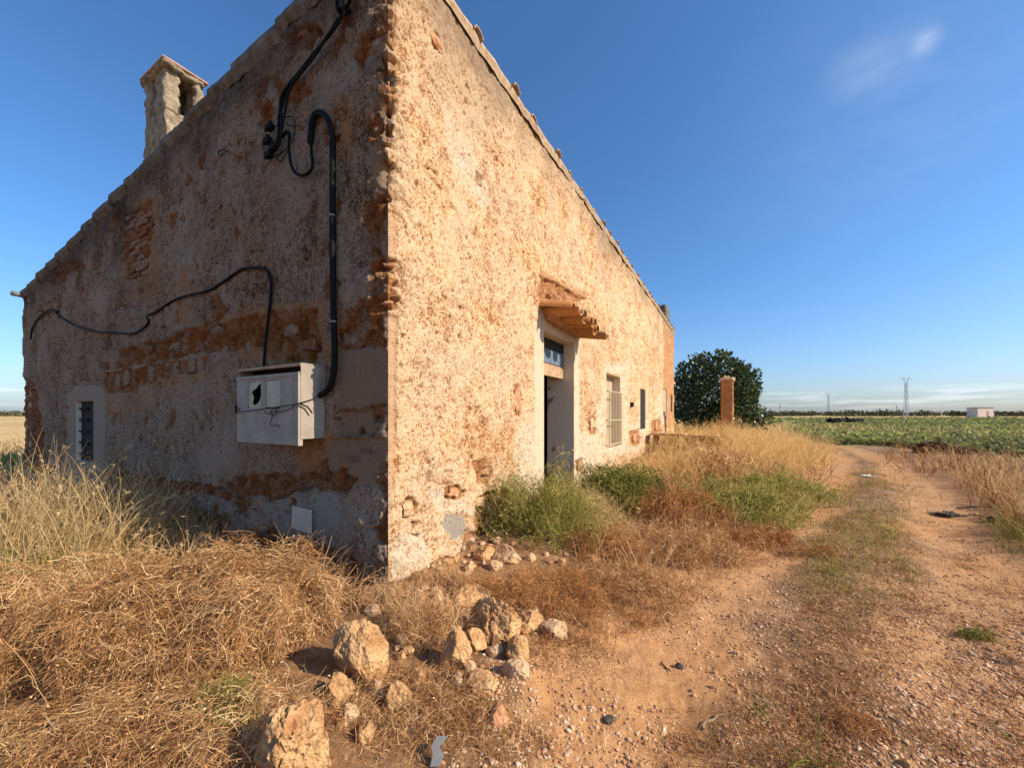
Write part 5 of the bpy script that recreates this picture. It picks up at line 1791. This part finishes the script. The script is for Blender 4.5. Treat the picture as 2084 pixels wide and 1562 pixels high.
# golden grass beyond the bushes, round the gatepost and bench
grass_field('golden_grass', 15000, px_sampler([(1290, 985), (1300, 935), (1350, 905), (1376, 880), (1420, 872), (1560, 870), (1600, 885), (1650, 905), (1672, 930), (1640, 960), (1520, 985), (1400, 985)]), M['gold'], 'golden dry grass on the bank round the gatepost and bench', 411, (.35, .90), .0036, .9, .28, (.12, 0, 0), .5, 2500, (.5, .26), 6)
grass_field('golden_grass', 3000, box_sampler(9, 34, 22, 60), M['gold'], 'golden dry grass beyond the gatepost', 413, (.5, .9), .006, .6, .15, (.1, 0, 0), .3, 0, (.5, .2), 4)
grass_field('verge_grass', 5000, px_sampler([(1180, 1060), (1300, 1000), (1420, 960), (1560, 960), (1690, 930), (1690, 985), (1620, 1060), (1500, 1120), (1330, 1170), (1180, 1170)]), M['brownbrush'], 'mixed straw grass filling gaps between the bushes', 415, (.15, .45), .0042, .9, .2, (.15, 0, 0), .45, 300, (.6, .2), 5)
# dry weeds on the right of the track
grass_field('verge_grass', 7500, px_sampler([(1815, 930), (1830, 905), (1900, 905), (2000, 915), (2300, 930), (2500, 1000), (2500, 1130), (2120, 1110), (2020, 1040), (1930, 975), (1860, 945)]), M['brownbrush'], 'brown dry weeds along the right side of the track', 421, (.2, .55), .005, .7, .2, (-.05, 0, 0), .45, 900, (.52, .22), 5)
grass_field('verge_grass', 2200, px_sampler([(1900, 940), (2000, 935), (2300, 960), (2300, 1060), (2080, 1060), (1980, 1000)]), M['straw'], 'pale straw stems among the brown weeds on the right', 423, (.25, .6), .004, .7, .2, (0, 0, 0), .4, 300, (.6, .2), 5)
grass_field('verge_grass', 2000, px_sampler([(2020, 1060), (2300, 1060), (2300, 1180), (2060, 1110)]), M['green'], 'olive weeds at the right edge of the track', 425, (.12, .35), .004, .7, .2, (0, 0, 0), .5, 0, (.6, .2), 5)
# worn litter of the middle strip
mid = [(1560, 1562), (1600, 1400), (1640, 1250), (1640, 1130), (1700, 1030), (1740, 970), (1720, 930), (1790, 930), (1850, 990), (1860, 1080), (1880, 1200), (1850, 1330), (1760, 1450), (1720, 1562)]
grass_field('strip_grass', 5600, px_sampler(mid), M['brownbrush'], 'flattened dry grass on the middle strip of the track', 431, (.03, .12), .0024, 1.1, .4, (-.15, 0, -.6), .8, 0, (.52, .24), 4)
grass_field('strip_grass', 1300, px_sampler([(1640, 1200), (1640, 1120), (1700, 1020), (1730, 950), (1800, 940), (1860, 1000), (1840, 1100), (1780, 1190)]), M['green'], 'thin olive weeds on the middle strip of the track', 433, (.06, .22), .0032, .7, .25, (0, 0, 0), .6, 0, (.65, .25), 4)
grass_field('strip_grass', 6500, px_sampler([(1010, 1562), (1180, 1470), (1300, 1330), (1450, 1260), (1700, 1100), (2084, 1180), (2300, 1300), (2300, 1620), (1300, 1620)]), M['brownbrush'], 'scattered dry stalks lying on the gravel', 435, (.03, .10), .0018, 1.2, .5, (-.1, 0, -.85), 1.0, 0, (.6, .22), 3)
grass_field('strip_grass', 2600, px_sampler([(690, 1562), (720, 1440), (860, 1380), (1000, 1400), (1060, 1480), (980, 1562)]), M['brownbrush'], 'matted straw litter round the boulders', 437, (.03, .14), .0024, 1.2, .4, (0, 0, -.7), 1.0, 0, (.55, .22), 3)


def clump_sampler(poly, nclump, rad):
    base = px_sampler(poly)

    def f(rs, N):
        cx_, cy_ = base(rs, nclump)
        k = rs.integers(0, nclump, N)
        sc = np.maximum(1, np.hypot(cx_, cy_) / 6)[k] * rs.lognormal(0, .4, nclump)[k]
        return cx_[k] + rs.normal(0, rad, N) * sc, cy_[k] + rs.normal(0, rad, N) * sc
    return f


grass_field('strip_tufts', 4200, clump_sampler(mid, 260, .05), M['brownbrush'], 'small brown dead tufts dotted along the middle strip', 441, (.03, .11), .0030, .8, .35, (-.15, 0, -.2), .75, 0, (.42, .26), 4)
grass_field('strip_tufts', 1300, clump_sampler([(1640, 1260), (1640, 1130), (1700, 1030), (1740, 970), (1790, 940), (1850, 990), (1860, 1080), (1860, 1260)], 60, .05), M['green'], 'small olive tufts dotted along the middle strip', 443, (.04, .16), .0030, .7, .3, (0, 0, 0), .6, 0, (.6, .25), 4)
grass_field('strip_tufts', 5200, clump_sampler([(1080, 1330), (1180, 1230), (1330, 1160), (1480, 1110), (1600, 1060), (1690, 960), (1700, 990), (1600, 1110), (1480, 1180), (1330, 1260), (1150, 1370)], 160, .05), M['brownbrush'], 'brown dead tufts along the left edge of the track', 445, (.04, .16), .0028, .8, .35, (-.1, 0, -.2), .75, 0, (.45, .26), 4)
grass_field('strip_tufts', 5200, clump_sampler([(1880, 1562), (1900, 1300), (1930, 1120), (1950, 1000), (2084, 1040), (2300, 1150), (2300, 1620)], 150, .05), M['brownbrush'], 'dry tufts in the gravel on the right', 447, (.03, .12), .0026, .8, .35, (-.1, 0, -.2), .75, 0, (.5, .26), 4)
grass_field('strip_tufts', 3000, clump_sampler([(1300, 1562), (1350, 1450), (1560, 1380), (1720, 1420), (1760, 1562)], 60, .05), M['brownbrush'], 'dry tufts scattered in the foreground gravel', 449, (.03, .10), .0022, .8, .35, (-.1, 0, -.2), .75, 0, (.5, .26), 4)


grass_field('strip_tufts', 5200, clump_sampler([(1640, 1290), (1630, 1130), (1700, 1030), (1735, 970), (1715, 930), (1790, 930), (1850, 990), (1865, 1080), (1870, 1290)], 240, .06), M['brownbrush'], 'dense low brown tufts on the far middle strip', 451, (.03, .10), .0030, .8, .35, (-.1, 0, -.3), .8, 0, (.40, .26), 4)


def crop_field():
    rs = np.random.default_rng(501)
    N = 42000
    py = 848.5 + 100 * rs.random(N) ** 1.5
    px = rs.uniform(1540, 2500, N)
    y = F * CAMH / (py - HY); x = (px - CX) / F * y
    k = poly_sd(x, y, FIELD) < -.3
    x, y = x[k], y[k]; N = len(x)
    d = np.hypot(x, y)
    patch = fbm(x * .16, y * .09, 502, 3)
    t = np.clip(rs.normal(.45, .2, N) + .45 * patch, 0, 1)
    size = rs.uniform(.10, .22, N) * (1 + d / 60)
    hgt = rs.random(N) * .28 * (1 + .4 * patch)
    mb = MB()
    D = np.stack([rs.normal(0, 1, N), rs.normal(0, 1, N), rs.uniform(.0, .9, N)], 1)
    leaves(mb, np.stack([x, y, gz(x, y) + hgt], 1), D, size, .75, t, 503)
    leaves(mb, np.stack([x + rs.normal(0, .1, N), y + rs.normal(0, .1, N), gz(x, y) + hgt * .6], 1), -D * np.array([1, 1, -1]), size, .75, t * .8, 504)
    tag(link('crop', mb.mesh('crop'), M['crop']), 'low leafy green crop covering the field', 'crop', kind='stuff')


crop_field()


def far_wood():
    rs = np.random.default_rng(601)
    mb = MB()
    # bushes along the horizon: each a spread of leaf clumps
    for k in range(420):
        az = rs.uniform(.2, 1.9) if k < 370 else rs.uniform(-1.6, -1.25)
        Y = rs.uniform(300, 420)
        X = az * Y
        w = rs.uniform(4, 12); h = rs.uniform(2.6, 4.6) * (1.35 if rs.random() < .08 else 1)
        n = 90
        a = rs.normal(size=(n, 3)); a /= np.linalg.norm(a, axis=1)[:, None]
        P = a * np.array([w, w * .6, h * .55]) * (rs.random((n, 1)) ** .4) + np.array([X, Y, h * .5])
        P[:, 2] = np.abs(P[:, 2])
        leaves(mb, P, rs.normal(size=(n, 3)), rs.uniform(.9, 1.9, n), .8, np.clip(rs.normal(.45, .2, n), 0, 1), 602 + k)
    tag(link('scrub_line', mb.mesh('scrub_line'), M['farwood']), 'dark line of distant scrub and trees on the horizon', 'scrub', kind='stuff')


far_wood()

# ------------------------------------------------------------------ fig tree behind the end of the house


def fig_tree():
    rs = np.random.default_rng(701)
    Y0 = 27.0; X0 = (1452 - CX) / F * Y0
    root = empty('fig_tree', (X0, Y0, 0))
    tag(root, 'dense dark round fig tree behind the end of the house', 'tree')
    tr = MB()
    tips = []
    for k in range(7):
        a = k / 7 * 6.28 + rs.uniform(-.3, .3)
        p = [np.array([0, 0, 0.0]), np.array([.1 * math.cos(a), .1 * math.sin(a), .7])]
        d = np.array([math.cos(a) * .8, math.sin(a) * .8, .9])
        for j in range(4):
            d = unit(d + rs.normal(0, .25, 3)); p.append(p[-1] + d * .75)
        tr.tube(catmull(p, 4), np.linspace(.17, .03, 4 * (len(p) - 1) + 1), 7)
        tips.append(p[-1])
    link('trunk', tr.mesh('trunk', True), M['bark'], root)
    # crown: leaf sprays on the shell and through the volume
    N = 9500
    a = rs.normal(size=(N, 3)); a = unit(a)
    rad = rs.random(N) ** .28
    lump = 1 + .30 * f3(a * 2.6 + 4, 702, 3)
    R = np.array([2.75, 2.6, 2.85])
    C = np.array([.05, 0, 2.85])
    P = C + a * R * (rad * lump)[:, None]
    P[:, 0] += .5 * np.exp(-((P[:, 2] - 1.0) / .8) ** 2) * np.sign(P[:, 0]) * .5
    P = P[P[:, 2] > .15]
    # gather leaves into sprays so that gaps open between them
    cl = f3(P * 1.5, 703, 2)
    P = P[(cl > -.10) | (rs.random(len(P)) < .22)]
    # a stray low branch on the right
    q = np.stack([rs.normal(2.75, .45, 300), rs.normal(-.2, .4, 300), rs.normal(1.25, .32, 300)], 1)
    P = np.concatenate([P, q])
    n = len(P)
    D = unit(P - C) + rs.normal(0, .6, (n, 3)) + np.array([0, 0, -.25])
    mb = MB()
    leaves(mb, P, D, rs.uniform(.16, .30, n), .72, np.clip(rs.normal(.6, .24, n), 0, 1), 704, .35)
    leaves(mb, P + rs.normal(0, .09, P.shape), rs.normal(size=(n, 3)) + np.array([0, 0, -.2]), rs.uniform(.14, .26, n), .7, np.clip(rs.normal(.45, .22, n), 0, 1), 705, .35)
    link('crown', mb.mesh('crown'), M['fig'], root)


fig_tree()

# ------------------------------------------------------------------ gatepost, bench, heap, litter
Yp = 15.2
xp = (1480 - CX) / F * Yp
zp = float(gz(xp, Yp))
post = empty('gatepost', (xp, Yp, zp - .1), HROT)
tag(post, 'tall square ochre gatepost with a crumbling top in front of the fig tree', 'gatepost')
ph = CAMH + (HY - 776) / F * Yp - zp + .1
rough_box('shaft', (0, 0, ph / 2), (.46, .44, ph), M['post'], post, .025, .09, 61, (.97, .97), 4)
rough_box('cap', (.01, 0, ph + .06), (.54, .52, .14), M['palebrick'], post, .04, .06, 62, (1, 1), 9)
rough_box('mortar_crown', (-.02, .02, ph + .17), (.34, .30, .14), M['rubble'], post, .06, .05, 63, (.5, .5), 9)

sB, _ = on_facade(1318, 880)
bx, by = W(sB, -.55, 0).x, W(sB, -.55, 0).y
bzg = float(gz(bx, by))
bench = empty('stone_bench', (bx, by, bzg), HROT)
tag(bench, 'long pale slab bench on low legs against the front wall', 'bench')
bh = .88 - bzg
rough_box('seat', (.02, -.10, bh), (.80, 1.05, .07), M['limestone'], bench, .010, .08, 71, (1, 1), 6)
rough_box('seat', (.06, -1.10, bh - .03), (.70, .85, .06), M['limestone'], bench, .010, .08, 72, (1, 1), 6)
rough_box('leg', (.1, .30, bh / 2 - .04), (.40, .14, bh), M['limestone'], bench, .015, .08, 73, (1, 1), 6)
rough_box('leg', (.1, -1.40, bh / 2 - .06), (.30, .12, bh), M['limestone'], bench, .015, .08, 74, (1, 1), 6)

for (px, py, wp, hp, sd_, lab) in ((1905, 922, 80, 24, 81, 'dark heap of turned soil at the edge of the green field'), (1958, 925, 44, 16, 82, 'smaller soil clod heap right of the dark one in the field edge')):
    x, y = ground_pt(px, py)
    w = wp / F * y; h = hp / F * y
    P, T = rock_verts((w, w * .6, h * 2), sd_, 4, 2, .35, .12)
    P[:, 2] = np.maximum(P[:, 2], -.05)
    o = link('soil_heap', np_mesh('soil_heap', P, T), M['soilheap']); o.location = (x, y, float(gz(x, y)))
    tag(o, lab, 'soil heap')

# bent grey strip at the bottom edge
x, y = ground_pt(884, 1572); z = float(gz(x, y))
V = []
pr = [(0, 0), (.012, .05), (-.006, .09), (.02, .14)]
for i, (a, b) in enumerate(pr):
    w = .018 + .006 * (i % 2)
    V += [(a - w, b * .55, .012 + b * .45), (a + w, b * .55, .014 + b * .45), (a + w, b * .55, .010 + b * .45), (a - w, b * .55, .008 + b * .45)]
q = []
for i in range(3):
    for j in range(4):
        q.append((i * 4 + j, i * 4 + (j + 1) % 4, (i + 1) * 4 + (j + 1) % 4, (i + 1) * 4 + j))
q += [(0, 3, 2, 1), (12, 13, 14, 15)]
o = link('plastic_strip', np_mesh('plastic_strip', np.array(V), np.array(q)), M['greyplastic']); o.location = (x, y, z)
tag(o, 'bent grey strip sticking out of the soil at the bottom edge', 'debris')


def crumple(name, px, py, w, d, h, mat, label, seed, cat='litter'):
    x, y = ground_pt(px, py)
    n = 10
    V = []
    for i in range(n + 1):
        for j in range(n + 1):
            u, v = i / n - .5, j / n - .5
            V.append((u * w * (1 + .3 * perlin(v * 5, 3., seed)), v * d * (1 + .3 * perlin(u * 5, 7., seed)), 0))
    V = np.array(V)
    V[:, 2] = .004 + h * np.abs(fbm(V[:, 0] / w * 3 + seed, V[:, 1] / d * 3, seed, 3))
    B = V.copy(); B[:, 2] -= .003
    q = [(i * (n + 1) + j, (i + 1) * (n + 1) + j, (i + 1) * (n + 1) + j + 1, i * (n + 1) + j + 1) for i in range(n) for j in range(n)]
    q = np.array(q)
    o = link(name, np_mesh(name, np.concatenate([V, B]), np.concatenate([q, q[:, ::-1] + len(V)])), mat)
    o.location = (x, y, float(gz(x, y)) + .005)
    tag(o, label, cat)


crumple('white_litter', 1766, 969, .20, .22, .04, M['paper'], 'scrap of white rubbish on the middle strip of the track', 5)
crumple('grey_litter', 1930, 1044, .36, .28, .07, M['bark'], 'flattened dark grey rag lying in the right wheel rut', 9)
crumple('pale_litter', 1985, 1046, .16, .08, .03, M['straw'] if False else M['wood'], 'pale splinter of wood beside the dark grey rag', 13)
rock('black_lump', 2023, 1062, 16, 12, 93, M['black'], 'round black lump on the track at the right', 'debris', None, 1.0, 3, .08, 0, .1, 5)


def stick(px0, py0, px1, py1, r, label, seed, mat='bark'):
    a = ground_pt(px0, py0); b = ground_pt(px1, py1)
    rs_ = np.random.default_rng(seed)
    n = 7; pts = []
    for i in range(n):
        f = i / (n - 1)
        x = a[0] + (b[0] - a[0]) * f + rs_.normal() * .004; y = a[1] + (b[1] - a[1]) * f + rs_.normal() * .008
        pts.append((x, y, float(gz(x, y)) + r + .006 * rs_.random()))
    c = np.array(pts[0])
    m_ = MB().tube(np.array(pts) - c, np.linspace(r, r * .6, n), 6)
    o = link('stick', m_.mesh('stick'), M[mat]); o.location = c
    tag(o, label, 'stick')


stick(1950, 1031, 2068, 1033, .014, 'long straight dark stick lying across the right wheel rut', 1)
stick(1347, 1331, 1364, 1345, .006, 'short black twig on the bare orange soil', 2)
stick(1424, 1464, 1468, 1440, .006, 'forked pale twig lying on the gravel', 3, 'twig')
stick(1905, 953, 1950, 951, .02, 'grey branch lying before the dry weeds on the right', 4, 'twig')
stick(905, 1420, 955, 1400, .004, 'thin dark twig across the matted dry grass', 6, 'twig')

# black roll-shaped farm junk far out in the field
Yj = 60.0
xj = (1721 - CX) / F * Yj
jk = empty('plastic_rolls', (xj, Yj, 0), 0)
tag(jk, 'long low black heap of rolled farm plastic lying in the green field', 'plastic rolls')
for i, (x0, x1, r, zz, yy) in enumerate(((-2.5, .1, .46, .46, 0), (-.3, 1.3, .42, .40, .3), (.9, 2.5, .44, .46, .1))):
    n = 14
    pts = [(x0 + (x1 - x0) * k / (n - 1), yy + .05 * math.sin(k * 1.3 + i), zz + .05 * math.sin(k * 2.1 + i * 2)) for k in range(n)]
    m_ = MB().tube(pts, [r * (1 + .10 * math.sin(k * 1.9 + i)) for k in range(n)], 12)
    link('roll', m_.mesh('roll'), M['black'], jk)
m_ = MB().tube([(-.2, 0, .8), (.1, 0, 1.05), (.4, 0, .85)], .12, 6).tube([(.05, 0, .7), (.1, 0, 1.25)], .05, 6)
link('loose_sheet', m_.mesh('loose_sheet'), M['black'], jk)


# pylons
def pylon(px, top_py, H, label, yaw, cross=False):
    Y = F * (H - CAMH) / (HY - top_py)
    X = (px - CX) / F * Y
    root = empty('pylon', (X, Y, 0), yaw)
    tag(root, label, 'pylon', 'pylons along the power line')
    r = .11 * max(1, Y / 330)
    body = H * .84
    wb, wt = H * .034, H * .017
    t_ = MB()
    for sx in (-1, 1):
        for sy in (-1, 1):
            t_.tube([(sx * wb, sy * wb, 0), (sx * wt, sy * wt, body)], r, 4)
    n = 13
    for k in range(n):
        f0, f1 = k / n, (k + 1) / n
        a0 = wb + (wt - wb) * f0; a1 = wb + (wt - wb) * f1
        for ax in (0, 1):
            for sd_ in (-1, 1):
                p0 = [0, 0, f0 * body]; p1 = [0, 0, f1 * body]
                p0[ax] = sd_ * a0; p1[ax] = sd_ * a1
                sgn = 1 if k % 2 else -1
                p0[1 - ax] = -sgn * a0; p1[1 - ax] = sgn * a1
                t_.tube([p0, p1], r * .6, 4)
    link('tower', t_.mesh('tower'), M['steel'], root)
    a = MB()
    sp = H * .085
    if cross:
        a.tube([(-sp * 1.3, 0, body * 1.08), (sp * 1.3, 0, body * 1.08)], r, 4).tube([(0, 0, body), (0, 0, H)], r, 4)
    else:
        for s_ in (-1, 1):
            for y_ in (-1, 1):
                a.tube([(s_ * wt, y_ * wt, body), (s_ * sp, y_ * wt * .6, H * .985)], r, 4)
            a.tube([(s_ * sp, 0, H * .985), (s_ * sp * 2.0, 0, H * .97)], r, 4)
            a.tube([(s_ * sp * .6, 0, H * .93), (s_ * sp * 2.0, 0, H * .965)], r * .8, 4)
            a.tube([(s_ * sp * 2.0, 0, H * .97), (s_ * sp * 1.9, 0, H * .945)], r * 1.3, 4)
        a.tube([(-sp, 0, H * .985), (sp, 0, H * .985)], r, 4)
        a.tube([(-sp, 0, H * .985), (0, 0, H * .955)], r * .7, 4).tube([(sp, 0, H * .985), (0, 0, H * .955)], r * .7, 4)
    link('crossarm', a.mesh('crossarm'), M['steel'], root)


pylon(1844, 766, 24, 'tallest, nearest lattice pylon with a Y-shaped head beyond the green field', .15)
pylon(1686, 797, 24, 'middle-distance lattice pylon left of the tallest one', .15)
pylon(1587, 820, 24, 'tiny far pylon furthest left, beside the fig tree', .15)
pylon(1825, 822, 24, 'tiny far pylon just left of the tallest pylon', .15, True)

# shed across the field
Ys = 165.0
xs0, xs1 = (1990 - CX) / F * Ys, (2022 - CX) / F * Ys
shed = empty('farm_shed', ((xs0 + xs1) / 2, Ys, 0), 0)
tag(shed, 'low pale flat-roofed farm shed at the far side of the field', 'shed')
w = xs1 - xs0; hS = CAMH + (HY - 829) / F * Ys
m_ = MB().box((0, 2, hS / 2 - .1), (w, 4, hS - .2)); link('wall', m_.mesh('wall'), M['shed'], shed)
m_ = MB().box((0, 2, hS - .06), (w + .3, 4.3, .22)); link('roof', m_.mesh('roof'), M['verge'], shed)
m_ = MB().box((w * .13, -.02, hS * .40), (w * .12, .08, hS * .55)); link('door', m_.mesh('door'), M['brick'], shed)
m_ = MB().box((w * .5 + .8, 2.5, hS * .24), (1.5, 3, hS * .46)); an = link('annex', m_.mesh('annex'), M['ceramic'], shed)
m_ = MB().box((w * .5 + .8, .98, hS * .3), (.8, .06, hS * .16)); link('window', m_.mesh('window'), M['darkin'], shed)

# hills on the left horizon
n = 60
V = []
for i in range(n + 1):
    a = math.radians(-75 + 40 * i / n)
    h = 34 * max(0.0, .55 + .5 * math.sin(i * .13 + 1.2) + .25 * float(perlin(i * .21, .5, 4)))
    x, y = math.sin(a) * 2600, math.cos(a) * 2600
    V += [(x, y, -2), (x * 1.02, y * 1.02, h), (x * 1.3, y * 1.3, -2)]
q = [(i * 3 + j, (i + 1) * 3 + j, (i + 1) * 3 + j + 1, i * 3 + j + 1) for i in range(n) for j in range(2)]
tag(link('hills', np_mesh('hills', np.array(V), np.array(q), None, True), M['hill']), kind='structure')
